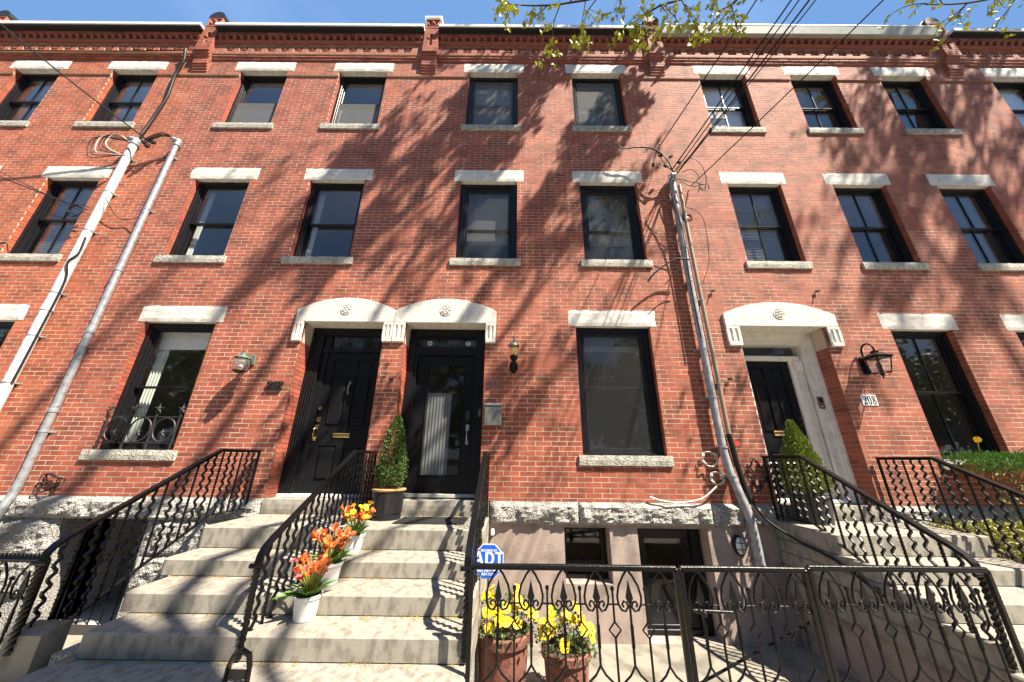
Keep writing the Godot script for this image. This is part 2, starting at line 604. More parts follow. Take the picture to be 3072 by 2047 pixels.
func stone_block(lo: Vector3, hi: Vector3, bevel := 0.008) -> MB:
	# a stone with slightly uneven front: a grid over the front face, chamfered at the edges
	var mb := MB.new()
	var nx := maxi(4, int((hi.x - lo.x) / 0.07))
	var ny := maxi(2, int((hi.y - lo.y) / 0.05))
	var off := rng.randf() * 50.0
	var g := []
	for j in ny + 1:
		var row := []
		for i in nx + 1:
			var u := float(i) / nx
			var w := float(j) / ny
			var e := 0.0 if i > 0 and i < nx and j > 0 and j < ny else -bevel
			var d := noise.get_noise_2d((lo.x + u * 3.0 + off) * 30.0, (lo.y + w) * 34.0) * 0.006
			var ox := 0.0 if i > 0 and i < nx else noise.get_noise_2d(w * 60.0 + off, 7.0) * 0.004
			var oy := 0.0 if j > 0 and j < ny else noise.get_noise_2d(u * 160.0 + off, 3.0) * 0.005
			row.append(Vector3(lerpf(lo.x, hi.x, u) + ox, lerpf(lo.y, hi.y, w) + oy, hi.z + d + e))
		g.append(row)
	for j in ny:
		for i in nx:
			mb.quad(g[j][i], g[j][i + 1], g[j + 1][i + 1], g[j + 1][i])
	for i in nx:
		mb.quad(Vector3(g[0][i].x, g[0][i].y, lo.z), Vector3(g[0][i + 1].x, g[0][i + 1].y, lo.z), g[0][i + 1], g[0][i])
		mb.quad(g[ny][i], g[ny][i + 1], Vector3(g[ny][i + 1].x, g[ny][i + 1].y, lo.z), Vector3(g[ny][i].x, g[ny][i].y, lo.z))
	for j in ny:
		mb.quad(Vector3(g[j][nx].x, g[j][nx].y, lo.z), Vector3(g[j + 1][nx].x, g[j + 1][nx].y, lo.z), g[j + 1][nx], g[j][nx])
		mb.quad(Vector3(g[j + 1][0].x, g[j + 1][0].y, lo.z), Vector3(g[j][0].x, g[j][0].y, lo.z), g[j][0], g[j + 1][0])
	return mb


func room_box(x0: float, y0: float, x1: float, y1: float, zb: float, z0: float) -> MB:
	# the room behind an opening: walls, floor and ceiling
	var rm := MB.new()
	rm.quad(Vector3(x0, y0, z0), Vector3(x1, y0, z0), Vector3(x1, y1, z0), Vector3(x0, y1, z0))
	rm.quad(Vector3(x0, y0, zb), Vector3(x0, y0, z0), Vector3(x0, y1, z0), Vector3(x0, y1, zb))
	rm.quad(Vector3(x1, y0, z0), Vector3(x1, y0, zb), Vector3(x1, y1, zb), Vector3(x1, y1, z0))
	rm.quad(Vector3(x0, y1, z0), Vector3(x1, y1, z0), Vector3(x1, y1, zb), Vector3(x0, y1, zb))
	rm.quad(Vector3(x0, y0, zb), Vector3(x1, y0, zb), Vector3(x1, y0, z0), Vector3(x0, y0, z0))
	return rm


func make_window(house: Node3D, cx: float, w: float, y0: float, y1: float, st: Dictionary) -> void:
	var x0 := cx - w / 2
	var x1 := cx + w / 2
	var fz: float = st.get("z", -0.078)
	var fw: float = st.get("frame", 0.055)
	var mb := MB.new()
	ring(mb, x0, y0, x1, y1, fw, fz - 0.12, fz, 0.03)
	ring(mb, x0 + fw * 0.55, y0 + 0.02, x1 - fw * 0.55, y1 - fw * 0.55, fw * 0.9, fz - 0.11, fz - 0.02, 0.025)
	var win := part(house, "window", mb, M.black_paint)
	var ix0 := x0 + fw * 1.4
	var ix1 := x1 - fw * 1.4
	var iy0 := y0 + 0.04
	var iy1 := y1 - fw * 1.4
	var mid: float = lerpf(iy0, iy1, st.get("meet", 0.5))
	for k in 2:
		var s := MB.new()
		var a := iy0 if k == 0 else mid - 0.012
		var b := mid + 0.02 if k == 0 else iy1
		var z := fz - 0.085 if k == 0 else fz - 0.045
		ring(s, ix0, a, ix1, b, 0.034, z - 0.03, z, 0.06 if k == 0 else 0.032, 0.03)
		if st.get("muntin", false):
			s.box(Vector3(cx - 0.009, a + 0.03, z - 0.026), Vector3(cx + 0.009, b - 0.03, z - 0.006))
		part(win, "sash", s, M.get(st.get("sash", "black_paint")))
		var g := MB.new()
		g.quad(Vector3(ix0 + 0.03, a + 0.03, z - 0.017), Vector3(ix1 - 0.03, a + 0.03, z - 0.017), Vector3(ix1 - 0.03, b - 0.028, z - 0.017), Vector3(ix0 + 0.03, b - 0.028, z - 0.017))
		part(win, "pane", g, M.glass)
		var g2 := MB.new()
		g2.quad(Vector3(ix0 + 0.03, a + 0.03, z - 0.028), Vector3(ix1 - 0.03, a + 0.03, z - 0.028), Vector3(ix1 - 0.03, b - 0.028, z - 0.028), Vector3(ix0 + 0.03, b - 0.028, z - 0.028))
		part(win, "inner_pane", g2, M.glass)
	if st.has("screen"):
		var sc := MB.new()
		var top: float = iy1 if st.screen == "full" else mid - 0.01
		sc.quad(Vector3(ix0, iy0, fz - 0.03), Vector3(ix1, iy0, fz - 0.03), Vector3(ix1, top, fz - 0.03), Vector3(ix0, top, fz - 0.03))
		part(win, "insect_screen", sc, M.get(st.get("screen_mat", "screen")))
	if st.has("shade"):
		var sh := MB.new()
		var bot: float = lerpf(iy0, iy1, 1.0 - st.shade)
		sh.box(Vector3(ix0 - 0.02, bot, fz - 0.175), Vector3(ix1 + 0.02, iy1 + 0.03, fz - 0.17))
		part(win, "roller_shade", sh, M.get(st.get("shade_mat", "shade")))
	if st.has("blind"):
		var bl := MB.new()
		var y: float = iy1 - 0.02
		var end: float = lerpf(iy0, iy1, 1.0 - st.blind)
		while y > end:
			bl.obox(Transform3D(Basis(Vector3.RIGHT, 0.7), Vector3(cx, y, fz - 0.19)), Vector3(ix1 - ix0 - 0.02, 0.003, 0.03), 0.0)
			y -= 0.032
		part(win, "blind", bl, M.get(st.get("blind_mat", "shade_white")))
	if st.has("curtain"):
		var cu := MB.new()
		for sd in st.curtain:
			var ex: float = ix0 - 0.02 if sd[0] < 0 else ix1 + 0.02
			var wd: float = sd[1]
			var pts := []
			for i in 13:
				pts.append(Vector2(ex - sd[0] * wd * i / 12.0, fz - 0.2 + 0.012 * sin(i * 1.9)))
			for i in 12:
				var p: Vector2 = pts[i]
				var q: Vector2 = pts[i + 1]
				cu.quad(Vector3(p.x, iy0, p.y), Vector3(q.x, iy0, q.y), Vector3(q.x, iy1, q.y), Vector3(p.x, iy1, p.y))
		part(win, "curtain", cu, M.curtain)


# ---------------------------------------------------------------- houses
const F3 := [7.31, 8.835]
const F2 := [4.32, 5.957]
const F1 := [1.33, 3.18]
const DOOR_TOP := 3.195


func rock_block(x0: float, y0: float, x1: float, y1: float, z0: float, z1: float, rough := 0.06) -> MB:
	var mb := MB.new()
	var nx := maxi(6, int((x1 - x0) / 0.028))
	var ny := maxi(4, int((y1 - y0) / 0.026))
	var g := []
	var off := rng.randf() * 100.0
	for j in ny + 1:
		var row := []
		for i in nx + 1:
			var u := float(i) / nx
			var w := float(j) / ny
			var edge := minf(minf(u * (x1 - x0), (1 - u) * (x1 - x0)), minf(w * (y1 - y0) + 0.02, (1 - w) * (y1 - y0) * 0.9))
			var k := clampf(edge / 0.05, 0.0, 1.0)
			var p := Vector2(x0 + u * (x1 - x0) + off, y0 + w * (y1 - y0))
			var d := 0.55 + noise.get_noise_2d(p.x * 26.0, p.y * 40.0) * 0.55 + noise.get_noise_2d(p.x * 90.0, p.y * 110.0) * 0.32 + noise.get_noise_2d(p.x * 240.0, p.y * 260.0) * 0.14
			var oy := noise.get_noise_2d(p.x * 70.0, 5.0) * 0.014 if j == 0 else 0.0
			row.append(Vector3(lerpf(x0, x1, u), lerpf(y0, y1, w) + oy, z1 + maxf(d, 0.05) * rough * k))
		g.append(row)
	for j in ny:
		for i in nx:
			mb.tri(g[j][i], g[j][i + 1], g[j + 1][i + 1])
			mb.tri(g[j][i], g[j + 1][i + 1], g[j + 1][i])
	for i in nx:
		var p: Vector3 = g[0][i]
		var q: Vector3 = g[0][i + 1]
		mb.quad(Vector3(p.x, p.y, z0), Vector3(q.x, q.y, z0), q, p)
		p = g[ny][i]
		q = g[ny][i + 1]
		mb.quad(p, q, Vector3(q.x, q.y, z0), Vector3(p.x, p.y, z0))
	for j in ny:
		var p: Vector3 = g[j][0]
		var q: Vector3 = g[j + 1][0]
		mb.quad(Vector3(q.x, q.y, z0), Vector3(p.x, p.y, z0), p, q)
		p = g[j][nx]
		q = g[j + 1][nx]
		mb.quad(Vector3(p.x, p.y, z0), Vector3(q.x, q.y, z0), q, p)
	return mb


func tile_mesh(kind: int) -> ArrayMesh:
	# a square terracotta tile with a flower in a sunk field, 0.17 wide, centre at the origin
	var mb := MB.new()
	mb.box(Vector3(-0.088, -0.092, -0.05), Vector3(0.088, 0.092, -0.036))
	if kind == 0:
		for i in 13:
			var a := PI * (i + 0.5) / 13.0 - 0.0
			var d := Vector3(cos(a), sin(a), 0)
			var s := d.cross(Vector3.BACK) * 0.006
			var c0 := Vector3(0, -0.045, -0.022)
			mb.obox(Transform3D(Basis(d, d.cross(Vector3.BACK) * -1.0, Vector3.BACK), c0 + d * 0.062), Vector3(0.075, 0.011, 0.03), 0.003)
		mb.sphere(Vector3(0, -0.045, -0.015), 0.026, 8)
	elif kind == 1:
		for i in 8:
			var a := TAU * i / 8.0
			mb.sphere(Vector3(cos(a) * 0.042, sin(a) * 0.042, -0.014), 0.02, 8)
		mb.sphere(Vector3(0, 0, -0.012), 0.02, 8)
	elif kind == 2:
		for i in 4:
			var a := TAU * i / 4.0 + PI / 4
			var d := Vector3(cos(a), sin(a), 0)
			mb.obox(Transform3D(Basis(d, d.cross(Vector3.BACK) * -1.0, Vector3.BACK), d * 0.05 + Vector3(0, 0, -0.012)), Vector3(0.075, 0.026, 0.022), 0.008)
			var e := Vector3(cos(a + PI / 4), sin(a + PI / 4), 0)
			mb.sphere(e * 0.045 + Vector3(0, 0, -0.014), 0.014, 6)
		mb.sphere(Vector3(0, 0, -0.006), 0.018, 8)
	else:
		var pts := []
		for i in 20:
			var a := i * 0.55
			pts.append(Vector3(cos(a) * (0.058 - i * 0.0024), sin(a) * (0.055 - i * 0.0024), -0.012))
		mb.tube(pts, 0.010, 5)
		mb.sphere(Vector3(0, 0, -0.01), 0.018, 8)
	return mb.mesh()


func dentil_mesh() -> ArrayMesh:
	# a small curled drop under the eaves course
	var prof := PackedVector2Array([Vector2(0, 0.02), Vector2(0.02, 0.0), Vector2(0.045, 0.012), Vector2(0.05, 0.045), Vector2(0.07, 0.07), Vector2(0.075, 0.115), Vector2(0, 0.115)])
	var mb := MB.new()
	mb.prism(prof, -0.03, 0.03, Transform3D(Basis(Vector3.BACK, Vector3.UP, Vector3.LEFT), Vector3.ZERO))
	return mb.mesh()


func cornice(house: Node3D, x0: float, x1: float, d: Dictionary, pal: Array) -> void:
	var band := MB.new()
	for s in [[9.135, 9.195, 0.05], [9.195, 9.258, 0.07]]:
		var x: float = x0
		var i := 0
		while x < x1 - 0.02:
			var e := minf(x + (BRICK if i > 0 else BRICK * (0.5 if s[2] > 0.06 else 1.0)), x1)
			band.col = pal[rng.randi() % pal.size()]
			band.cbox(Vector3(x + 0.003, s[0] + 0.003, 0.0), Vector3(e - 0.003, s[1] - 0.003, s[2] + rng.randf_range(-0.002, 0.002)), 0.003)
			x = e
			i += 1
	part(house, "corbel_course", band, M.brick).set_meta("kind", "stuff")
	var y := 9.258
	var fr := MB.new()
	var n := int((x1 - x0 - 0.1) / 0.29)
	var start: float = (x0 + x1) * 0.5 - (n - 1) * 0.145
	var holes := []
	for i in n:
		holes.append([start + i * 0.29 - 0.085, 9.3423, start + i * 0.29 + 0.085, 9.5304])
	for r in solid_rects(x0, y, x1, 9.58, holes):
		fr.box(Vector3(r[0], r[1], 0.02), Vector3(r[2], r[3], 0.0838))
	part(house, "frieze_bed", fr, M.get(d.mortar_top))
	var list := []
	lay_bricks(list, x0, x1, y, 9.58, 0.085, holes)
	var fb := MB.new()
	for q in list:
		fb.col = pal[rng.randi() % pal.size()]
		brick_block(fb, Vector3(q[0], q[1], q[4] - 0.012), Vector3(q[2], q[3], q[4]))
	part(house, "frieze_brickwork", fb, M.brick).set_meta("kind", "stuff")
	for i in n:
		part(house, "terracotta_tile", T["tile%d" % (d.tiles[i % d.tiles.size()])], M.terracotta, Vector3(start + i * 0.29, 9.436, 0.085))
	var mo := MB.new()
	var prof := PackedVector2Array([Vector2(0.0, 9.582), Vector2(0.118, 9.582), Vector2(0.128, 9.60), Vector2(0.122, 9.622), Vector2(0.13, 9.636), Vector2(0.0, 9.646)])
	mo.prism(prof, -x1, -x0, Transform3D(Basis(Vector3.BACK, Vector3.UP, Vector3.LEFT), Vector3.ZERO))
	part(house, "moulding", mo, M.terracotta)
	var bk := MB.new()
	bk.box(Vector3(x0, 9.646, 0.0), Vector3(x1, 9.77, 0.075))
	part(house, "dentil_bed", bk, M.terracotta)
	var nd := int((x1 - x0) / 0.15)
	for i in nd:
		part(house, "dentil", T.dentil, M.terracotta, Vector3(x0 + (i + 0.5) * (x1 - x0) / nd, 9.652, 0.075))
	var up := MB.new()
	var x: float = x0
	while x < x1 - 0.02:
		var e := minf(x + BRICK, x1)
		up.col = pal[rng.randi() % pal.size()]
		up.cbox(Vector3(x + 0.003, 9.772, 0.0), Vector3(e - 0.003, 9.853, 0.148), 0.003)
		x = e
	part(house, "eaves_course", up, M.brick).set_meta("kind", "stuff")
	if d.get("clad", false):
		var seg := [x0, x0 + (x1 - x0) * 0.12, x0 + (x1 - x0) * 0.47, x1]
		for i in 3:
			var cl := MB.new()
			var a: float = seg[i]
			var b: float = seg[i + 1] + (0.01 if i < 2 else 0.0)
			var o := 0.002 * i
			cl.prism(PackedVector2Array([Vector2(0.0, 9.845), Vector2(0.205 + o, 9.79), Vector2(0.232 + o, 9.79), Vector2(0.275 + o, 9.955), Vector2(0.0, 9.975)]), -b, -a, Transform3D(Basis(Vector3.BACK, Vector3.UP, Vector3.LEFT), Vector3.ZERO))
			part(house, "eaves_cladding", cl, M.metal_grey)
		var tp := MB.new()
		tp.cbox(Vector3(x0, 9.977, -0.8), Vector3(x1, 10.005, 0.285), 0.006)
		part(house, "coping", tp, M.cap_white)
	else:
		var so := MB.new()
		so.prism(PackedVector2Array([Vector2(-0.1, 9.857), Vector2(0.225, 9.857), Vector2(0.242, 9.868), Vector2(0.245, 9.893), Vector2(-0.1, 9.893)]), -x1, -x0, Transform3D(Basis(Vector3.BACK, Vector3.UP, Vector3.LEFT), Vector3.ZERO))
		part(house, "gutter", so, M.black_cap)
		var cp := MB.new()
		cp.cbox(Vector3(x0, 9.895, -0.8), Vector3(x1, 9.975, 0.262), 0.006)
		part(house, "coping", cp, M.cap_white)


func pilaster(house: Node3D, cx: float, d: Dictionary, pal: Array, cap: String) -> void:
	var w := 0.31
	var x0 := cx - w / 2
	var x1 := cx + w / 2
	var core := MB.new()
	core.box(Vector3(x0 + 0.004, 8.95, 0.0), Vector3(x1 - 0.004, 10.0, 0.092))
	core.box(Vector3(x0 + 0.004, 9.26, 0.096), Vector3(x1 - 0.004, 10.0, 0.118))
	var pil := part(house, "pilaster", core, M.get(d.mortar_top))
	var br := MB.new()
	for s in [[8.775, 8.832, 0.042], [8.832, 8.89, 0.06], [8.89, 8.944, 0.078]]:
		br.col = pal[rng.randi() % pal.size()]
		br.cbox(Vector3(x0, s[0] + 0.002, 0.02), Vector3(x1, s[1] - 0.002, s[2]), 0.003)
	var y := 8.942
	var k := 0
	while y < 9.09:
		br.col = pal[rng.randi() % pal.size()]
		var sp := cx + (0.05 if k % 2 else -0.06)
		br.cbox(Vector3(x0, y + 0.003, 0.02), Vector3(sp - 0.003, y + COURSE - 0.003, 0.096), 0.003)
		br.col = pal[rng.randi() % pal.size()]
		br.cbox(Vector3(sp + 0.003, y + 0.003, 0.02), Vector3(x1, y + COURSE - 0.003, 0.096), 0.003)
		y += COURSE
		k += 1
	for s in [[9.14, 9.19, 0.115], [9.19, 9.245, 0.142]]:
		br.col = pal[rng.randi() % pal.size()]
		br.cbox(Vector3(x0, s[0] + 0.002, 0.02), Vector3(x1, s[1] - 0.002, s[2]), 0.003)
	var holes := [[cx - 0.035, 9.46, cx + 0.035, 9.80], [cx - 0.10, 9.62, cx + 0.10, 9.70]]
	y = 9.25
	while y < 9.99:
		var e := minf(y + COURSE, 10.0)
		for s in spans(x0, x1, (y + e) * 0.5, holes):
			br.col = pal[rng.randi() % pal.size()]
			br.cbox(Vector3(s[0], y + 0.003, 0.02), Vector3(s[1], e - 0.003, 0.167), 0.003)
		y = e
	part(pil, "pilaster_brickwork", br, M.brick).set_meta("kind", "stuff")
	var ca := MB.new()
	ca.cbox(Vector3(x0 - 0.012, 10.0, -0.3), Vector3(x1 + 0.012, 10.04, 0.175), 0.006)
	ca.box(Vector3(x0 + 0.01, 10.04, -0.3), Vector3(x1 - 0.01, 10.30, 0.14))
	ring(ca, x0, 10.04, x1, 10.31, 0.025, 0.12, 0.168)
	var arc := []
	for i in 17:
		var a := PI * i / 16.0
		arc.append(Vector3(cx - cos(a) * 0.115, 10.25 - sin(a) * 0.15, 0.15))
	ca.tube(arc, 0.018, 6)
	ca.sphere(Vector3(cx, 10.2, 0.145), 0.05, 10)
	part(pil, "capital", ca, M.terracotta)
	var top := MB.new()
	if cap == "white_box":
		top.cbox(Vector3(x0 - 0.035, 10.315, -1.4), Vector3(x1 + 0.035, 10.385, 0.2), 0.01)
		top.box(Vector3(x0 - 0.03, 10.0, -1.4), Vector3(x0 - 0.014, 10.314, 0.12))
		top.box(Vector3(x1 + 0.014, 10.0, -1.4), Vector3(x1 + 0.03, 10.314, 0.12))
		part(pil, "cap", top, M.cap_white)
	else:
		var pr := PackedVector2Array()
		for i in 13:
			var a := PI * i / 12.0
			pr.append(Vector2(cx + cos(a) * 0.175, 10.315 + sin(a) * 0.21))
		top.prism(pr, -0.25, 0.17)
		part(pil, "cap", top, M.black_cap)
		var fl := MB.new()
		var pr2 := PackedVector2Array()
		for i in 13:
			var a := PI * i / 12.0
			pr2.append(Vector2(cx + cos(a) * 0.19, 10.318 + sin(a) * 0.225))
		pr2.append(Vector2(cx - 0.19, 9.97))
		pr2.append(Vector2(cx + 0.19, 9.97))
		fl.prism(pr2, -1.6, -0.1 if cap == "dome" else 0.1)
		part(pil, "flashing", fl, M.cap_white)


func make_hood(house: Node3D, x0: float, x1: float, bw0: float, bw1: float) -> void:
	var cx := (x0 + x1) / 2
	var pr := PackedVector2Array([Vector2(x0, DOOR_TOP - 0.01), Vector2(x1, DOOR_TOP - 0.01), Vector2(x1, 3.385)])
	var half := (x1 - x0) / 2
	var rise := 0.2
	var rad := (half * half + rise * rise) / (2 * rise)
	for i in range(1, 16):
		var x := x1 - (x1 - x0) * i / 16.0
		pr.append(Vector2(x, 3.585 - rad + sqrt(rad * rad - (x - cx) * (x - cx))))
	pr.append(Vector2(x0, 3.385))
	var mb := MB.new()
	mb.prism(pr, -0.24, 0.034)
	# chamfered front
	var pin := PackedVector2Array()
	for p in pr:
		pin.append(Vector2(cx, 3.36) + (p - Vector2(cx, 3.36)) * Vector2(1.0 - 0.008 / half, 0.965))
	for i in pr.size():
		var j := (i + 1) % pr.size()
		mb.quad(Vector3(pr[i].x, pr[i].y, 0.034), Vector3(pr[j].x, pr[j].y, 0.034), Vector3(pin[j].x, pin[j].y, 0.041), Vector3(pin[i].x, pin[i].y, 0.041))
	var idx := Geometry2D.triangulate_polygon(pin)
	for i in range(0, idx.size(), 3):
		var a := pin[idx[i]]
		var b := pin[idx[i + 1]]
		var e := pin[idx[i + 2]]
		if (b - a).cross(e - a) < 0:
			var s := b
			b = e
			e = s
		mb.tri(Vector3(a.x, a.y, 0.041), Vector3(b.x, b.y, 0.041), Vector3(e.x, e.y, 0.041))
	var hood := part(house, "door_hood", mb, M.limestone)
	var ro := MB.new()
	var loop := []
	for i in 20:
		var a := TAU * i / 20.0
		loop.append(Vector3(cx + cos(a) * 0.082, 3.385 + sin(a) * 0.082, 0.043))
	ro.tube(loop, 0.007, 6, true)
	for i in 6:
		var a := TAU * i / 6.0 + 0.2
		ro.sphere(Vector3(cx + cos(a) * 0.046, 3.385 + sin(a) * 0.046, 0.04), 0.022, 8)
	ro.sphere(Vector3(cx, 3.385, 0.042), 0.018, 8)
	part(hood, "rosette", ro, M.limestone)
	for s in [[x0, x0 + bw0], [x1 - bw1, x1]]:
		var br := MB.new()
		var bx0: float = s[0] + 0.002
		var bx1: float = s[1] - 0.002
		var n := 2
		var pw := (bx1 - bx0) / (n * 2 + 1)
		br.cbox(Vector3(bx0, 2.875, -0.225), Vector3(bx1, DOOR_TOP - 0.012, 0.026), 0.006)
		br.cbox(Vector3(bx0, 2.878, 0.0), Vector3(bx1, 2.94, 0.043), 0.008)
		br.cbox(Vector3(bx0, 3.14, 0.0), Vector3(bx1, DOOR_TOP - 0.013, 0.043), 0.006)
		for i in n + 1:
			var px := bx0 + pw * 2 * i
			br.box(Vector3(px, 2.94, 0.0), Vector3(px + pw, 3.14, 0.042))
		part(hood, "bracket", br, M.limestone)


func panel(mb: MB, x0: float, y0: float, x1: float, y1: float, z: float) -> void:
	# a raised field inside a sunk border
	mb.obox(Transform3D(Basis(), Vector3((x0 + x1) / 2, (y0 + y1) / 2, z - 0.004)), Vector3(x1 - x0 - 0.06, y1 - y0 - 0.06, 0.03), 0.012)


func six_panel_door(parent: Node, x0: float, x1: float, y0: float, y1: float, z: float) -> MeshInstance3D:
	var d := MB.new()
	var w := x1 - x0
	var h := y1 - y0
	var cols := [[x0 + 0.115, x0 + w / 2 - 0.05], [x0 + w / 2 + 0.05, x1 - 0.115]]
	var rows := [[y0 + h * 0.045 + 0.06, y0 + h * 0.31], [y0 + h * 0.44, y0 + h * 0.82], [y0 + h * 0.86, y0 + h * 0.95]]
	var holes := []
	for c in cols:
		for r in rows:
			holes.append([c[0], r[0], c[1], r[1]])
	for r in solid_rects(x0, y0, x1, y1, holes):
		d.box(Vector3(r[0], r[1], z - 0.045), Vector3(r[2], r[3], z))
	d.box(Vector3(x0 + 0.05, y0 + 0.05, z - 0.04), Vector3(x1 - 0.05, y1 - 0.05, z - 0.018))
	var door := part(parent, "door", d, M.door_black)
	for hh in holes:
		var p := MB.new()
		panel(p, hh[0], hh[1], hh[2], hh[3], z - 0.012)
		part(door, "panel", p, M.door_black)
	return door


func fluted(mb: MB, x0: float, x1: float, y0: float, y1: float, z0: float, z1: float, n: int) -> void:
	mb.box(Vector3(x0, y0, z0), Vector3(x1, y1, z1 - 0.012))
	for i in n:
		var a := x0 + (x1 - x0) * (i + 0.15) / n
		var b := x0 + (x1 - x0) * (i + 0.85) / n
		mb.cbox(Vector3(a, y0 + 0.02, z1 - 0.014), Vector3(b, y1 - 0.02, z1), 0.006)


func make_house(d: Dictionary) -> Node3D:
	var house := thing("row_house", d.label, "house", "brick row houses")
	var x0: float = d.x0
	var x1: float = d.x1
	var pal := palette(d.base, 0.19, 12)
	var pal_up := palette(d.get("base_up", d.base), 0.16, 10)
	var holes := []
	var wins := []
	for i in d.upper.size():
		wins.append([d.upper[i], d.w_up, F3, 3, i])
		wins.append([d.upper[i], d.w_up, F2, 2, i])
	for i in d.first.size():
		wins.append([d.first[i], d.w_first, F1, 1, i])
	for w in wins:
		holes.append([w[0] - w[1] / 2, w[2][0], w[0] + w[1] / 2, w[2][1]])
	if d.has("door"):
		holes.append([d.door[0], 0.6, d.door[1], DOOR_TOP])
	var grown := []
	for h in holes:
		grown.append([h[0] - 0.006, h[1], h[2] + 0.006, h[3]])
	var split: float = d.get("split", 8.69)
	var wm := MB.new()
	for r in solid_rects(x0, 0.775, x1, split, grown):
		wm.box(Vector3(r[0], r[1], -0.224), Vector3(r[2], r[3], -0.0009))
	var wall := part(house, "wall", wm, M.get(d.mortar))
	var upm := MB.new()
	if split < 8.69:
		for r in solid_rects(x0, split, x1, 8.69, grown):
			upm.box(Vector3(r[0], r[1], -0.224), Vector3(r[2], r[3], -0.0009))
	for r in solid_rects(x0, 8.69, x1, 9.85, grown):
		upm.box(Vector3(r[0], r[1], -0.224), Vector3(r[2], r[3], 0.0241))
	var upper := part(house, "upper_wall", upm, M.get(d.mortar_top))
	var list := []
	var ymix: float = d.get("mix", 5.0)
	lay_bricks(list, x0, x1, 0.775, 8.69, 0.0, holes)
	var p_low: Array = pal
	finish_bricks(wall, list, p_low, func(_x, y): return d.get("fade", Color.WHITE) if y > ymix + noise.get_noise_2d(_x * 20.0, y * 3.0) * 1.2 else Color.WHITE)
	var ulist := []
	lay_bricks(ulist, x0, x1, 8.69, 9.14, 0.025, holes)
	var um := MB.new()
	for q in ulist:
		um.col = pal_up[rng.randi() % pal_up.size()]
		brick_block(um, Vector3(q[0], q[1], q[4] - 0.012), Vector3(q[2], q[3], q[4] + rng.randf_range(-0.0003, 0.001)))
	part(upper, "upper_brickwork", um, M.brick).set_meta("kind", "stuff")
	var rv := MB.new()
	for i in holes.size():
		var h: Array = holes[i]
		var dh: Array = [h[0], maxf(h[1], 0.775), h[2], minf(h[3], 2.875) if i >= wins.size() else h[3]]
		reveal_bricks(rv, pal, dh, 0.225 if i >= wins.size() else 0.085)
	part(wall, "reveal_brickwork", rv, M.brick).set_meta("kind", "stuff")
	for w in wins:
		var cx: float = w[0]
		var lw: float = (d.lint_first if w[3] == 1 else d.lint_up) / 2
		var sw: float = (d.sill_first if w[3] == 1 else d.sill_up) / 2
		var yb: float = w[2][0]
		var yt: float = w[2][1]
		var zf := 0.036 if w[3] == 3 else 0.009
		part(house, "lintel", stone_block(Vector3(cx - lw, yt - 0.006, -0.16), Vector3(cx + lw, yt + 0.252, zf)), M.limestone)
		part(house, "sill", stone_block(Vector3(cx - sw, yb - 0.122, -0.16), Vector3(cx + sw, yb + 0.005, 0.038), 0.006), M.sill_stone)
		var key := "%d_%d" % [w[3], w[4]]
		make_window(house, cx, w[1], yb, yt, d.styles.get(key, d.styles.get(str(w[3]), {})))
	cornice(house, x0 + 0.155, x1 - (0.155 if d.get("closed", true) else 0.0), d, pal_up)
	pilaster(house, x0, d, pal_up, d.cap)
	for f in [[0.70, 3.62], [3.85, 6.42], [6.70, 9.25]]:
		var rm := room_box(x0 + 0.1, f[0], x1 - 0.1, f[1], -0.2245, -4.2)
		rm.box(Vector3(x0 + 0.101, f[0] + 0.001, -4.19), Vector3(x1 - 0.101, f[0] + 0.02, -0.2245))
		part(house, "room", rm, M.plaster)
	var rf := MB.new()
	rf.box(Vector3(x0, 9.7, -7.0), Vector3(x1, 9.89, -0.345))
	part(house, "roof", rf, M.black_cap)
	return house


func text(parent: Node, nm: String, s: String, h: float, at: Vector3, material: Material, font := "Droid Sans", depth := 0.004, bold := false, shear := 0.0, squeeze := 1.0) -> MeshInstance3D:
	var t := TextMesh.new()
	var f := SystemFont.new()
	f.font_names = PackedStringArray([font])
	if bold: f.font_weight = 700
	t.font = f
	t.text = s
	t.font_size = 64
	t.pixel_size = h / 46.0
	t.depth = depth
	t.curve_step = 2.0
	var o := MeshInstance3D.new()
	o.name = nm
	o.mesh = t
	o.material_override = material
	o.transform = Transform3D(Basis(Vector3(squeeze, 0, 0), Vector3(shear, 1, 0), Vector3.BACK), at)
	parent.add_child(o, true)
	return o


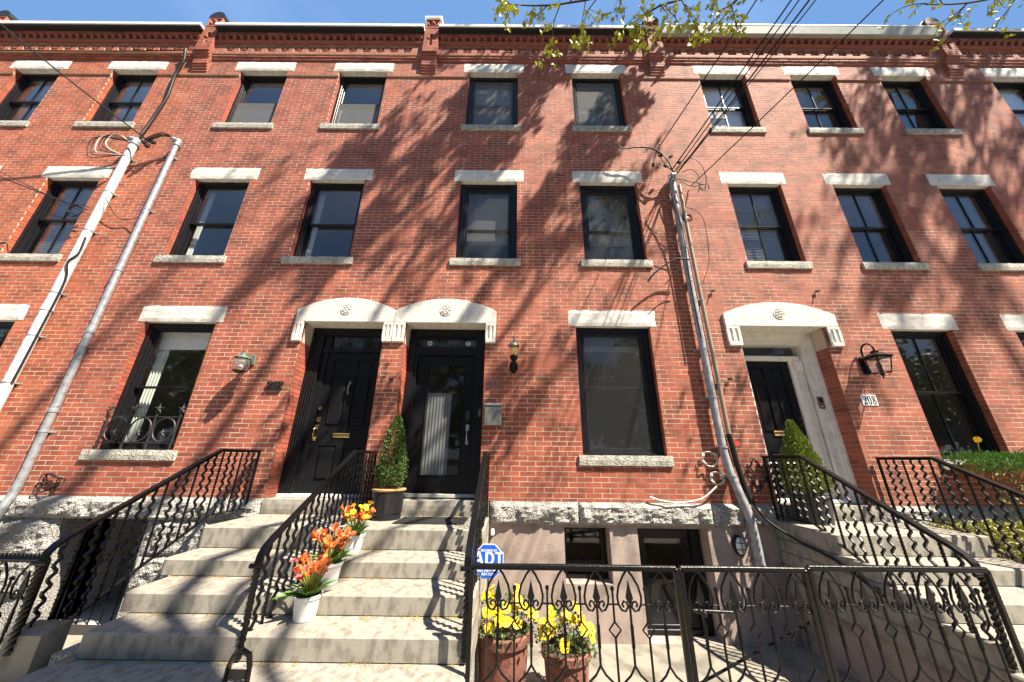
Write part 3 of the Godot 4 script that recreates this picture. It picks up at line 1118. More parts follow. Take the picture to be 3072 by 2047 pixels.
# ---------------------------------------------------------------- doors
func doors(h212: Node3D, h210: Node3D, h208: Node3D) -> void:
	# 212: panelled black door, fluted pilaster, leaded transom
	make_hood(h212, -3.272, -1.790, 0.142, 0.148)
	make_hood(h210, -1.786, -0.258, 0.176, 0.152)
	make_hood(h208, 3.172, 4.862, 0.205, 0.19)
	var f := MB.new()
	f.box(Vector3(-3.125, 3.07, -0.33), Vector3(-1.925, DOOR_TOP - 0.012, -0.23))
	f.box(Vector3(-2.93, 2.80, -0.33), Vector3(-2.01, 2.86, -0.25))
	f.box(Vector3(-2.93, 2.86, -0.33), Vector3(-2.83, 3.07, -0.27))
	f.box(Vector3(-2.09, 2.86, -0.33), Vector3(-2.01, 3.07, -0.27))
	fluted(f, -3.12, -2.94, 0.80, 3.07, -0.33, -0.225, 5)
	f.box(Vector3(-2.94, 0.80, -0.34), Vector3(-2.855, 2.80, -0.28))
	fluted(f, -2.01, -1.932, 0.80, 3.07, -0.33, -0.225, 2)
	var df := part(h212, "door_frame", f, M.black_paint)
	var g := MB.new()
	g.quad(Vector3(-2.84, 2.86, -0.30), Vector3(-2.08, 2.86, -0.30), Vector3(-2.08, 3.07, -0.30), Vector3(-2.84, 3.07, -0.30))
	part(df, "transom_pane", g, M.glass)
	var ld := MB.new()
	for i in 4:
		var c := Vector3(-2.72 + i * 0.175, 2.905, -0.295)
		for s in [-1.0, 1.0]:
			var arc := []
			for k in 9:
				var a: float = PI * 0.5 + s * (k / 8.0 - 0.1) * 1.9
				arc.append(c + Vector3(cos(a) * 0.1 + s * 0.03, sin(a) * 0.13, 0))
			ld.tube(arc, 0.004, 5)
	part(df, "leading", ld, M.old_iron)
	var door := six_panel_door(h212, -2.855, -2.01, 0.815, 2.80, -0.30)
	var k := MB.new()
	k.lathe(Vector3.ZERO, [Vector2(0.001, 0.035), Vector2(0.02, 0.033), Vector2(0.027, 0.02), Vector2(0.03, 0.0)], 14)
	var kn := part(door, "bell_knob", k, M.brass, Vector3(-2.81, 1.945, -0.30))
	kn.rotation.x = PI / 2
	var lk := MB.new()
	lk.cbox(Vector3(-2.835, 1.75, -0.30), Vector3(-2.775, 1.82, -0.285), 0.006)
	part(door, "deadbolt", lk, M.brass)
	handle(door, Vector3(-2.815, 1.59, -0.30), M.brass)
	var ms := MB.new()
	ring(ms, -2.56, 1.54, -2.315, 1.60, 0.012, -0.30, -0.288)
	ms.box(Vector3(-2.55, 1.55, -0.30), Vector3(-2.325, 1.59, -0.295))
	part(door, "letter_slot", ms, M.brass)
	var kk := MB.new()
	kk.cbox(Vector3(-2.455, 2.30, -0.30), Vector3(-2.415, 2.36, -0.28), 0.008)
	kk.tube([Vector3(-2.435, 2.33, -0.28), Vector3(-2.45, 2.27, -0.265), Vector3(-2.45, 2.20, -0.265), Vector3(-2.435, 2.15, -0.28)], 0.012, 6)
	part(door, "knocker", kk, M.old_iron)
	var th := MB.new()
	th.cbox(Vector3(-3.12, 0.765, -0.36), Vector3(-1.93, 0.805, -0.2), 0.008)
	part(h212, "threshold", th, M.cap_white)
	# 210: black door with one tall light
	f = MB.new()
	f.box(Vector3(-1.602, 3.06, -0.33), Vector3(-0.40, DOOR_TOP - 0.012, -0.23))
	f.box(Vector3(-1.602, 0.80, -0.33), Vector3(-1.50, 3.06, -0.225))
	f.box(Vector3(-0.535, 0.80, -0.33), Vector3(-0.40, 3.06, -0.225))
	f.box(Vector3(-1.50, 0.80, -0.33), Vector3(-1.452, 3.06, -0.25))
	f.box(Vector3(-0.57, 0.80, -0.33), Vector3(-0.535, 3.06, -0.25))
	f.box(Vector3(-1.452, 2.765, -0.33), Vector3(-0.57, 2.90, -0.245))
	f.box(Vector3(-1.452, 3.035, -0.33), Vector3(-0.57, 3.06, -0.26))
	df = part(h210, "door_frame", f, M.black_paint)
	g = MB.new()
	g.quad(Vector3(-1.452, 2.90, -0.29), Vector3(-0.57, 2.90, -0.29), Vector3(-0.57, 3.035, -0.29), Vector3(-1.452, 3.035, -0.29))
	part(df, "transom_pane", g, M.glass)
	for x in [-1.30, -0.70]:
		var ro := MB.new()
		for i in 6:
			var a := TAU * i / 6.0
			ro.sphere(Vector3(x + cos(a) * 0.028, 2.968 + sin(a) * 0.028, -0.295), 0.016, 6)
		part(df, "glass_flower", ro, M.frosted)
	var d := MB.new()
	for r in solid_rects(-1.45, 0.83, -0.572, 2.762, [[-1.27, 1.055, -0.735, 2.61]]):
		d.box(Vector3(r[0], r[1], -0.34), Vector3(r[2], r[3], -0.295))
	ring(d, -1.285, 1.04, -0.72, 2.625, 0.018, -0.345, -0.285)
	door = part(h210, "door", d, M.door_black)
	g = MB.new()
	g.quad(Vector3(-1.27, 1.05, -0.315), Vector3(-0.735, 1.05, -0.315), Vector3(-0.735, 2.615, -0.315), Vector3(-1.27, 2.615, -0.315))
	part(door, "pane", g, M.glass)
	var cu := MB.new()  # added pleated sheet, stands for the paler zone reflected in the glass
	for i in 16:
		var a := -1.28 + i * 0.023
		cu.quad(Vector3(a, 1.05, -0.36 + 0.008 * (i % 2)), Vector3(a + 0.023, 1.05, -0.36 + 0.008 * ((i + 1) % 2)), Vector3(a + 0.023, 2.2, -0.36 + 0.008 * ((i + 1) % 2)), Vector3(a, 2.2, -0.36 + 0.008 * (i % 2)))
	part(door, "curtain", cu, M.door_reflection)
	handle(door, Vector3(-0.64, 1.585, -0.295), M.steel, 1.25)
	lk = MB.new()
	lk.cbox(Vector3(-0.672, 1.79, -0.295), Vector3(-0.608, 1.935, -0.27), 0.012)
	part(door, "keypad_lock", lk, M.old_iron)
	th = MB.new()
	th.cbox(Vector3(-1.60, 0.78, -0.38), Vector3(-0.41, 0.825, -0.22), 0.006)
	part(h210, "threshold", th, M.metal_grey)
	# 208: white surround with pilaster, dark panelled door
	f = MB.new()
	f.box(Vector3(3.375, 3.09, -0.42), Vector3(4.64, DOOR_TOP - 0.012, -0.225))
	f.box(Vector3(3.375, 3.0, -0.42), Vector3(4.46, 3.09, -0.26))
	f.box(Vector3(4.46, 0.80, -0.42), Vector3(4.565, 3.09, -0.255))
	f.box(Vector3(4.565, 0.80, -0.42), Vector3(4.60, 3.09, -0.235))
	f.box(Vector3(4.60, 0.80, -0.42), Vector3(4.64, 3.09, -0.222))
	f.cbox(Vector3(3.375, 2.755, -0.42), Vector3(4.44, 2.83, -0.30), 0.012)
	f.box(Vector3(3.375, 0.80, -0.42), Vector3(3.56, 3.0, -0.255))
	f.cbox(Vector3(4.335, 2.60, -0.42), Vector3(4.455, 2.755, -0.285), 0.01)
	fluted(f, 4.345, 4.445, 0.80, 2.60, -0.42, -0.295, 4)
	f.box(Vector3(4.28, 0.80, -0.42), Vector3(4.345, 2.755, -0.33))
	df = part(h208, "door_frame", f, M.white_paint)
	g = MB.new()
	g.quad(Vector3(3.56, 2.83, -0.36), Vector3(4.46, 2.83, -0.36), Vector3(4.46, 3.0, -0.36), Vector3(3.56, 3.0, -0.36))
	part(df, "transom_pane", g, M.glass)
	door = six_panel_door(h208, 3.56, 4.28, 0.815, 2.755, -0.36)
	ms = MB.new()
	ring(ms, 3.80, 1.635, 4.04, 1.70, 0.012, -0.36, -0.345)
	ms.box(Vector3(3.81, 1.645, -0.36), Vector3(4.03, 1.69, -0.352))
	part(door, "letter_slot", ms, M.brass)
	for y in [1.80, 1.88]:
		k = MB.new()
		k.lathe(Vector3.ZERO, [Vector2(0.001, 0.03), Vector2(0.02, 0.028), Vector2(0.025, 0.0)], 12)
		kn = part(door, "knob", k, M.old_iron, Vector3(4.235, y, -0.36))
		kn.rotation.x = PI / 2
	th = MB.new()
	th.cbox(Vector3(3.375, 0.77, -0.42), Vector3(4.64, 0.812, -0.2), 0.008)
	part(h208, "threshold", th, M.cap_white)


func handle(door: Node, at: Vector3, m: Material, s := 1.0) -> void:
	var hb := MB.new()
	hb.cbox(at + Vector3(-0.028, 0.055 * s, 0), at + Vector3(0.028, 0.12 * s, 0.012), 0.004)
	hb.cbox(at + Vector3(-0.022, -0.10 * s, 0), at + Vector3(0.022, -0.05 * s, 0.012), 0.004)
	hb.tube([at + Vector3(0, 0.075 * s, 0.01), at + Vector3(0, 0.06 * s, 0.05), at + Vector3(0, 0.0, 0.055), at + Vector3(0, -0.06 * s, 0.04), at + Vector3(0, -0.075 * s, 0.01)], 0.010, 8)
	part(door, "handle", hb, m)


# ---------------------------------------------------------------- base, stoops, ground
const LV := [0.598, 0.410, 0.278, 0.143, 0.0]
const SZ := [0.83, 1.20, 1.565, 1.865]


func base_course(house: Node3D, edges: Array, y0 := 0.525, y1 := 0.772) -> void:
	for i in edges.size() - 1:
		var mb := rock_block(edges[i] + 0.004, y0, edges[i + 1] - 0.004, y1, -0.34, 0.0, 0.075)
		part(house, "granite_block", mb, M.rock_face)


func make_stoop(nm: String, label: String, x: Array, xr: float) -> Node3D:
	var st := thing(nm, label, "steps", "granite stoops")
	for i in 5:
		var mb := MB.new()
		var y1: float = LV[i]
		var y0: float = LV[i + 1] if i < 4 else -0.165
		var zf: float = SZ[i] if i < 4 else 2.2
		var l: float = x[i]
		# rounded corners in plan
		var plan := PackedVector2Array()
		var r := 0.05
		plan.append(Vector2(l, -0.02))
		plan.append(Vector2(xr, -0.02))
		for k in 6:
			var a := -k * PI / 10.0
			plan.append(Vector2(xr - 0.02 + 0.02 * cos(a), -(zf - 0.02 - 0.02 * sin(a))))
		for k in 6:
			var a := -PI / 2 - k * PI / 10.0
			plan.append(Vector2(l + r + r * cos(a), -(zf - r - r * sin(a))))
		plan.reverse()
		if Geometry2D.is_polygon_clockwise(plan): plan.reverse()
		var b := 0.012
		var turn := Transform3D(Basis(Vector3.RIGHT, Vector3(0, 0, -1), Vector3.UP), Vector3.ZERO)
		mb.prism(plan, y0 + 0.007, y1 - b, turn)
		var c := Vector2((l + xr) / 2, -zf / 2)
		var ins := PackedVector2Array()
		for p in plan:
			var q := p - c
			ins.append(c + Vector2(q.x - signf(q.x) * b, q.y - signf(q.y) * b))
		for k in plan.size():
			var j := (k + 1) % plan.size()
			mb.quad(turn * Vector3(plan[k].x, plan[k].y, y1 - b), turn * Vector3(plan[j].x, plan[j].y, y1 - b), turn * Vector3(ins[j].x, ins[j].y, y1), turn * Vector3(ins[k].x, ins[k].y, y1))
		var idx := Geometry2D.triangulate_polygon(ins)
		for k in range(0, idx.size(), 3):
			var pa := ins[idx[k]]
			var pb := ins[idx[k + 1]]
			var pc := ins[idx[k + 2]]
			if (pb - pa).cross(pc - pa) < 0:
				var s := pb
				pb = pc
				pc = s
			mb.tri(turn * Vector3(pa.x, pa.y, y1), turn * Vector3(pb.x, pb.y, y1), turn * Vector3(pc.x, pc.y, y1))
		part(st, "step" if i < 4 else "slab", mb, M.granite)
	var bl := MB.new()
	bl.box(Vector3(x[0] + 0.05, -0.7, -0.02), Vector3(xr - 0.02, 0.0, 1.8))
	part(st, "foundation", bl, M.stucco if x[0] > 0.0 else M.rock_face)
	return st


func setting() -> void:
	var g := MB.new()
	g.quad(Vector3(-60, -0.34, 90), Vector3(60, -0.34, 90), Vector3(60, -0.34, 5.4), Vector3(-60, -0.34, 5.4))
	structure("street", g, M.asphalt)
	var sw := MB.new()
	sw.box(Vector3(-60, -0.5, 1.9), Vector3(60, -0.165, 5.4))
	structure("sidewalk", sw, M.paving)
	var ar := MB.new()
	ar.box(Vector3(-60, -0.8, -0.05), Vector3(60, -0.66, 1.9))
	structure("areaway_floor", ar, M.concrete)
	var far := MB.new()
	far.box(Vector3(-60, -0.34, 15.0), Vector3(60, -0.18, 19.0))
	structure("far_sidewalk", far, M.paving)


# ---------------------------------------------------------------- ironwork
func rail_y(z: float) -> float:
	return 1.34 if z < 0.64 else lerpf(1.34, 0.655, (z - 0.64) / (1.86 - 0.64))


func foot_y(z: float) -> float:
	return 0.66 if z < 0.56 else lerpf(0.66, 0.05, (z - 0.56) / (1.66 - 0.56))


func twisted(mb: MB, a: Vector3, b: Vector3, r: float, turns: float, segs: int) -> void:
	var pts := []
	for i in segs + 1:
		pts.append(a.lerp(b, float(i) / segs))
	mb.tube(pts, r, 4, false, true, TAU * turns / segs)


func make_railing() -> Node3D:
	var r := thing("stair_railing", "", "railing", "black iron stoop railings")
	var h := MB.new()
	var top := [Vector3(0, 1.34, 0.04), Vector3(0, 1.34, 0.64), Vector3(0, 0.70, 1.78), Vector3(0, 0.655, 1.845), Vector3(0, 0.61, 1.878), Vector3(0, 0.55, 1.89)]
	h.bar(top, Vector3.RIGHT, 0.05, 0.02)
	var under := []
	for p in top: under.append(p + Vector3(0, -0.017, -0.004))
	h.bar(under, Vector3.RIGHT, 0.024, 0.018)
	h.tube([Vector3(-0.05, 0.545, 1.895), Vector3(0.05, 0.545, 1.895)], 0.016, 8)
	part(r, "handrail", h, M.iron)
	var lo := MB.new()
	lo.bar([Vector3(0, 0.66, 0.04), Vector3(0, 0.66, 0.56), Vector3(0, 0.05, 1.66)], Vector3.RIGHT, 0.032, 0.012)
	part(r, "bottom_rail", lo, M.iron)
	var ps := MB.new()
	ps.cbox(Vector3(-0.013, 0.60, 0.03), Vector3(0.013, 1.335, 0.056), 0.003)
	part(r, "post", ps, M.iron)
	var nw := MB.new()
	twisted(nw, Vector3(0, 0.02, 1.865), Vector3(0, 0.56, 1.89), 0.023, 3.5, 44)
	part(r, "newel", nw, M.iron)
	var br := MB.new()
	br.bar([Vector3(0, foot_y(1.02), 1.02), Vector3(0, 0.40, 1.06)], Vector3.RIGHT, 0.02, 0.02)
	part(r, "bracket", br, M.iron)
	var z := 0.14
	var i := 0
	while z < 1.80:
		var b := MB.new()
		var y1 := rail_y(z) - 0.028
		var y0 := foot_y(z) if z < 1.66 else maxf(0.05, 0.05 - (z - 1.66) * 0.5)
		if i % 3 == 2:
			twisted(b, Vector3(0, y0, z), Vector3(0, y1, z), 0.0125, (y1 - y0) * 9.0, int((y1 - y0) * 62))
		else:
			var pts := []
			var waves := maxf(1.0, round((y1 - y0) / 0.082))
			var n := int(waves * 6)
			for k in n + 1:
				var t := float(k) / n
				pts.append(Vector3(rng.randf_range(-0.0008, 0.0008), lerpf(y0, y1, t), z + 0.0155 * sin(TAU * waves * t) * minf(1.0, 6.0 * minf(t, 1.0 - t) + 0.2)))
			b.bar(pts, Vector3.RIGHT, 0.018, 0.015)
		part(r, "baluster", b, M.iron)
		z += 0.092
		i += 1
	return r


func railings() -> void:
	var r := make_railing()
	r.position.x = -3.3
	r.set_meta("label", "iron stoop railing beside the dark basement opening of house 212")
	for d in [[-1.775, "iron stoop railing between the two black doors, beside the white flower pots"], [-0.30, "iron stoop railing along the right edge of the double stoop, beside the blue sign"], [3.28, "near iron railing of the stoop of house 208, in front of the cone evergreen"], [4.76, "far iron railing of the stoop of house 208, in front of the yellow hedge"]]:
		var c := r.duplicate()
		c.name = numbered("stair_railing")
		add_child(c)
		c.position.x = d[0]
		c.set_meta("label", d[1])
	var s := thing("boot_scraper", "small arched iron boot scraper at the foot of the middle railing", "boot scraper", "", Vector3(-1.61, 0.0, 2.10))
	var f := MB.new()
	f.bar([Vector3(-0.066, -0.002, 0), Vector3(-0.062, 0.09, 0), Vector3(-0.045, 0.145, 0), Vector3(0, 0.165, 0), Vector3(0.045, 0.145, 0), Vector3(0.062, 0.09, 0), Vector3(0.066, -0.002, 0)], Vector3.BACK, 0.03, 0.014)
	part(s, "arch", f, M.iron)
	var bl := MB.new()
	bl.cbox(Vector3(-0.057, 0.03, -0.004), Vector3(0.057, 0.075, 0.004), 0.001)
	part(s, "blade", bl, M.old_iron)


func scroll(mb: MB, cx: float, cy: float, dir: float) -> void:
	# one side of the pointed arch: from the top point down, round and curled in
	var pts := [Vector3(cx, cy + 0.205, 0), Vector3(cx + dir * 0.03, cy + 0.17, 0), Vector3(cx + dir * 0.065, cy + 0.11, 0), Vector3(cx + dir * 0.079, cy + 0.05, 0), Vector3(cx + dir * 0.074, cy + 0.01, 0), Vector3(cx + dir * 0.055, cy - 0.022, 0), Vector3(cx + dir * 0.03, cy - 0.028, 0), Vector3(cx + dir * 0.012, cy - 0.006, 0), Vector3(cx + dir * 0.02, cy + 0.02, 0), Vector3(cx + dir * 0.04, cy + 0.026, 0), Vector3(cx + dir * 0.05, cy + 0.008, 0), Vector3(cx + dir * 0.04, cy - 0.005, 0)]
	mb.tube(pts, 0.0075, 6)


func fence_unit(p: Node, x: float, top: float) -> void:
	var cy := top - 0.215
	var a := MB.new()
	scroll(a, x, cy, 1.0)
	scroll(a, x, cy, -1.0)
	part(p, "arch", a, M.iron)
	var s := MB.new()
	s.prism(PackedVector2Array([Vector2(x - 0.006, cy + 0.01), Vector2(x + 0.006, cy + 0.01), Vector2(x + 0.024, cy + 0.045), Vector2(x + 0.012, cy + 0.09), Vector2(x, cy + 0.145), Vector2(x - 0.012, cy + 0.09), Vector2(x - 0.024, cy + 0.045)]), -0.006, 0.006)
	s.tube([Vector3(x, cy + 0.02, 0), Vector3(x, cy - 0.10, 0)], 0.008, 6)
	twisted(s, Vector3(x, cy - 0.10, 0), Vector3(x, cy - 0.22, 0), 0.0125, 2.5, 20)
	s.tube([Vector3(x, cy - 0.22, 0), Vector3(x, cy - 0.32, 0)], 0.008, 6)
	for d in [-1.0, 1.0]:
		s.tube([Vector3(x, cy - 0.31, 0), Vector3(x + d * 0.03, cy - 0.355, 0), Vector3(x + d * 0.085, cy - 0.40, 0), Vector3(x + d * 0.1, cy - 0.44, 0)], 0.007, 6)
	part(p, "spear", s, M.iron)


func ball_unit(p: Node, x: float, top: float) -> void:
	var cy := top - 0.215
	var s := MB.new()
	s.sphere(Vector3(x, cy + 0.095, 0), 0.014, 8, 1.2)
	s.tube([Vector3(x, cy + 0.085, 0), Vector3(x, cy - 0.085, 0)], 0.0075, 6)
	for d in [-1.0, 1.0]:
		s.tube([Vector3(x, cy - 0.085, 0), Vector3(x + d * 0.038, cy - 0.128, 0), Vector3(x, cy - 0.17, 0)], 0.006, 5)
	s.tube([Vector3(x, cy - 0.17, 0), Vector3(x, cy - 0.475, 0)], 0.0075, 6)
	s.tube([Vector3(x - 0.032, cy + 0.008, 0), Vector3(x + 0.032, cy + 0.008, 0)], 0.006, 5)
	part(p, "ball_picket", s, M.iron)


func fence_run(nm: String, label: String, cat: String, x0: float, x1: float, z: float, top: float, first: float, brace := false) -> Node3D:
	var f := thing(nm, label, cat, "iron areaway fences" if cat == "fence" else "", Vector3(0, 0, z))
	var t := MB.new()
	t.tube([Vector3(x0, top, 0), Vector3((x0 + x1) / 2, top + 0.002, 0.001), Vector3(x1, top, 0)], 0.0165, 8)
	t.bar([Vector3(x0, top - 0.014, 0), Vector3(x1, top - 0.014, 0)], Vector3.BACK, 0.028, 0.008)
	part(f, "top_rail", t, M.iron)
	var b := MB.new()
	b.bar([Vector3(x0, top - 0.67, 0), Vector3(x1, top - 0.67, 0)], Vector3.BACK, 0.03, 0.012)
	part(f, "bottom_rail", b, M.iron)
	for x in [x0, x1]:
		var p := MB.new()
		p.cbox(Vector3(x - 0.014, -0.165, -0.014), Vector3(x + 0.014, top, 0.014), 0.003)
		part(f, "post", p, M.iron)
	var x := first
	while x < x1 - 0.05:
		if x > x0 + 0.04: fence_unit(f, x, top)
		if x + 0.108 < x1 - 0.03 and x + 0.108 > x0 + 0.03: ball_unit(f, x + 0.108, top)
		x += 0.2165
	if brace:
		var k := MB.new()
		k.tube([Vector3(x0 + 0.02, top - 0.62, -0.02), Vector3(x1 - 0.03, top - 0.30, -0.02)], 0.009, 6)
		part(f, "brace", k, M.iron)
	return f


func fences() -> void:
	fence_run("iron_fence", "iron spear fence in front of the clay pots of yellow flowers", "fence", -0.26, 1.115, 1.98, 0.585, -0.08)
	var g := fence_run("iron_gate", "iron areaway gate with a bolt latch, beside the thick hinge post", "gate", 1.15, 1.98, 1.985, 0.588, 1.255, true)
	var l := MB.new()
	l.tube([Vector3(1.19, 0.36, 0.02), Vector3(1.44, 0.352, 0.02)], 0.010, 8)
	l.sphere(Vector3(1.25, 0.347, 0.03), 0.02, 10)
	l.sphere(Vector3(1.228, 0.358, 0.03), 0.017, 10)
	part(g, "latch", l, M.iron)
	fence_run("iron_fence", "iron spear fence in front of the shaded side of the house 208 stoop", "fence", 2.02, 3.22, 1.98, 0.60, 2.13)
	var lf := fence_run("iron_fence", "iron spear fence with a toothed top rail by the grey stone kerb", "fence", -6.4, -3.37, 1.80, 0.545, -6.28)
	var tt := MB.new()
	var x := -6.38
	while x < -3.4:
		tt.prism(PackedVector2Array([Vector2(x, 0.558), Vector2(x + 0.024, 0.558), Vector2(x + 0.021, 0.582)]), -0.004, 0.004)
		x += 0.03
	part(lf, "teeth", tt, M.iron)
	var side := MB.new()
	var kerb := thing("stone_kerb", "grey sloped stone kerb under the fence beside the stoop foot", "kerb")
	side.prism(PackedVector2Array([Vector2(-1.86, -0.17), Vector2(-1.70, -0.17), Vector2(-1.70, 0.15), Vector2(-1.78, 0.155), Vector2(-1.86, 0.12)]), -0.0, 0.24, Transform3D(Basis(Vector3(0, 0, -1), Vector3.UP, Vector3.RIGHT), Vector3(-3.37, 0, 0)))
	part(kerb, "block", side, M.concrete)
	var run := MB.new()
	run.cbox(Vector3(-6.4, -0.30, 1.76), Vector3(-3.38, -0.12, 1.895), 0.01)
	part(kerb, "run", run, M.concrete)


func window_guard() -> void:
	var g := thing("window_guard", "low iron window guard with stars and rings on the sill of house 212", "window guard", "", Vector3(0, 0, 0.012))
	var xs := [-5.50, -5.175, -4.85, -4.525]
	var r := MB.new()
	r.bar([Vector3(xs[0] - 0.03, 1.425, 0), Vector3(xs[3] + 0.03, 1.425, 0)], Vector3.BACK, 0.016, 0.012)
	r.bar([Vector3(xs[0] - 0.03, 1.765, 0), Vector3(xs[3] + 0.03, 1.765, 0)], Vector3.BACK, 0.016, 0.012)
	part(g, "rails", r, M.old_iron)
	for x in xs:
		var p := MB.new()
		p.cbox(Vector3(x - 0.011, 1.335, -0.008), Vector3(x + 0.011, 1.80, 0.008), 0.003)
		p.cbox(Vector3(x - 0.03, 1.331, -0.014), Vector3(x + 0.03, 1.345, 0.014), 0.003)
		p.tube([Vector3(x - 0.04, 1.42, 0), Vector3(x - 0.013, 1.40, 0), Vector3(x - 0.012, 1.36, 0)], 0.006, 5)
		p.tube([Vector3(x + 0.04, 1.42, 0), Vector3(x + 0.013, 1.40, 0), Vector3(x + 0.012, 1.36, 0)], 0.006, 5)
		part(g, "post", p, M.old_iron)
		part(g, "star", star(Vector3(x, 1.872, 0), 0.075), M.old_iron)
	for i in 3:
		var cx: float = (xs[i] + xs[i + 1]) / 2
		var o := MB.new()
		var loop := []
		for k in 28:
			var a := TAU * k / 28.0
			loop.append(Vector3(cx + cos(a) * 0.142, 1.595 + sin(a) * 0.155, 0))
		o.tube(loop, 0.011, 6, true)
		part(g, "ring", o, M.old_iron)
		part(g, "star", star(Vector3(cx, 1.555, 0), 0.055), M.old_iron)
		var st := MB.new()
		st.tube([Vector3(cx, 1.44, 0), Vector3(cx, 1.53, 0)], 0.008, 6)
		part(g, "stem", st, M.old_iron)


func star(at: Vector3, r: float) -> MB:
	var mb := MB.new()
	for i in 10:
		var a := PI / 2 + TAU * i / 10.0
		var b := PI / 2 + TAU * (i + 1) / 10.0
		var ra := r if i % 2 == 0 else r * 0.36
		var rb := r * 0.36 if i % 2 == 0 else r
		var p := at + Vector3(cos(a) * ra, sin(a) * ra, 0)
		var q := at + Vector3(cos(b) * rb, sin(b) * rb, 0)
		mb.tri(at + Vector3(0, 0, 0.018), p, q)
		mb.tri(at - Vector3(0, 0, 0.01), q, p)
	return mb


# ---------------------------------------------------------------- fittings on the walls
func lamps() -> void:
	# 212: onion lantern
	var o := thing("onion_lantern", "round glass onion lantern on the wall of house 212", "wall lamp", "", Vector3(-3.768, 2.48, 0.0))
	var b := MB.new()
	b.cbox(Vector3(-0.055, 0.02, 0.0), Vector3(0.055, 0.17, 0.03), 0.01)
	b.cbox(Vector3(-0.03, 0.06, 0.03), Vector3(0.03, 0.13, 0.10), 0.01)
	part(o, "bracket", b, M.bronze_green)
	var c := MB.new()
	var at := Vector3(0, 0, 0.18)
	c.lathe(at, [Vector2(0.10, 0.075), Vector2(0.085, 0.095), Vector2(0.045, 0.115), Vector2(0.04, 0.14), Vector2(0.001, 0.15)], 16)
	c.tube([at + Vector3(-0.03, 0.14, 0), at + Vector3(-0.025, 0.17, 0), at + Vector3(0, 0.185, 0), at + Vector3(0.025, 0.17, 0), at + Vector3(0.03, 0.14, 0)], 0.006, 6)
	part(o, "cap", c, M.bronze_green)
	var gl := MB.new()
	gl.lathe(at, [Vector2(0.06, -0.10), Vector2(0.09, -0.06), Vector2(0.10, -0.015), Vector2(0.095, 0.03), Vector2(0.08, 0.075)], 18)
	part(o, "globe", gl, M.lamp_glass)
	var bs := MB.new()
	bs.lathe(at, [Vector2(0.001, -0.135), Vector2(0.05, -0.13), Vector2(0.085, -0.10), Vector2(0.06, -0.095)], 16)
	part(o, "base", bs, M.old_iron)
	var cg := MB.new()
	for i in 6:
		var a := TAU * i / 6.0 + 0.2
		var d := Vector3(cos(a), 0, sin(a))
		cg.tube([at + d * 0.095 + Vector3(0, 0.075, 0), at + d * 0.116 + Vector3(0, 0.02, 0), at + d * 0.112 + Vector3(0, -0.04, 0), at + d * 0.083 + Vector3(0, -0.105, 0)], 0.003, 5)
	var lp := []
	for i in 24:
		var a := TAU * i / 24.0
		lp.append(at + Vector3(cos(a) * 0.117, 0.0, sin(a) * 0.117))
	cg.tube(lp, 0.003, 5, true)
	part(o, "cage", cg, M.old_iron)
	var bu := MB.new()
	bu.sphere(at + Vector3(0, -0.02, 0), 0.034, 12, 1.3)
	part(o, "bulb", bu, M.frosted)
	# 210: coach lamp
	o = thing("coach_lamp", "black coach lamp with amber glass beside the glass door of house 210", "wall lamp", "", Vector3(0.014, 2.60, 0.0))
	b = MB.new()
	b.lathe(Vector3.ZERO, [Vector2(0.001, 0.0), Vector2(0.058, 0.0), Vector2(0.052, 0.014), Vector2(0.001, 0.02)], 16, 1.0, 1.75)
	var pl := part(o, "backplate", b, M.iron, Vector3(0, -0.07, 0))
	pl.rotation.x = PI / 2
	b = MB.new()
	b.tube([Vector3(0, -0.15, 0.02), Vector3(0, -0.17, 0.06), Vector3(0, -0.13, 0.11), Vector3(0, -0.06, 0.14), Vector3(0, 0.0, 0.15)], [0.02, 0.024, 0.026, 0.022, 0.02], 8)
	b.sphere(Vector3(0, -0.04, 0.165), 0.016, 8)
	b.sphere(Vector3(0, -0.085, 0.15), 0.017, 8)
	part(o, "arm", b, M.iron)
	at = Vector3(0, 0.0, 0.15)
	c = MB.new()
	c.lathe(at, [Vector2(0.03, -0.02), Vector2(0.055, 0.0), Vector2(0.05, 0.018), Vector2(0.06, 0.03), Vector2(0.055, 0.045)], 16)
	part(o, "gallery", c, M.iron)
	gl = MB.new()
	gl.lathe(at, [Vector2(0.05, 0.045), Vector2(0.062, 0.09), Vector2(0.068, 0.15), Vector2(0.066, 0.18)], 8)
	part(o, "glass", gl, M.amber_glass)
	bu = MB.new()
	bu.sphere(at + Vector3(0, 0.115, 0), 0.028, 10, 1.5)
	part(o, "bulb", bu, M.bulb)
	c = MB.new()
	c.lathe(at, [Vector2(0.062, 0.18), Vector2(0.084, 0.185), Vector2(0.08, 0.20), Vector2(0.05, 0.235), Vector2(0.022, 0.25), Vector2(0.026, 0.265), Vector2(0.012, 0.28), Vector2(0.016, 0.30), Vector2(0.006, 0.315), Vector2(0.008, 0.335), Vector2(0.001, 0.365)], 16)
	part(o, "cap", c, M.zinc)
	# 208: hanging square lantern on a scroll arm
	o = thing("scroll_lantern", "black square lantern hanging from a scroll arm above the 208 plate", "wall lamp", "", Vector3(5.055, 2.58, 0.0))
	b = MB.new()
	b.cbox(Vector3(-0.05, -0.12, 0.0), Vector3(0.05, 0.14, 0.035), 0.015)
	b.cbox(Vector3(-0.03, -0.09, 0.035), Vector3(0.03, 0.11, 0.05), 0.01)
	part(o, "backplate", b, M.iron)
	b = MB.new()
	var pts := []
	for i in 18:
		var t := i / 17.0
		var a := PI * (1.0 - 1.25 * t)
		pts.append(Vector3(0, 0.19 + sin(a) * 0.115, 0.125 + cos(a) * 0.085))
	pts.push_front(Vector3(0, 0.05, 0.04))
	b.tube(pts, 0.012, 8)
	b.sphere(pts[pts.size() - 1], 0.022, 8)
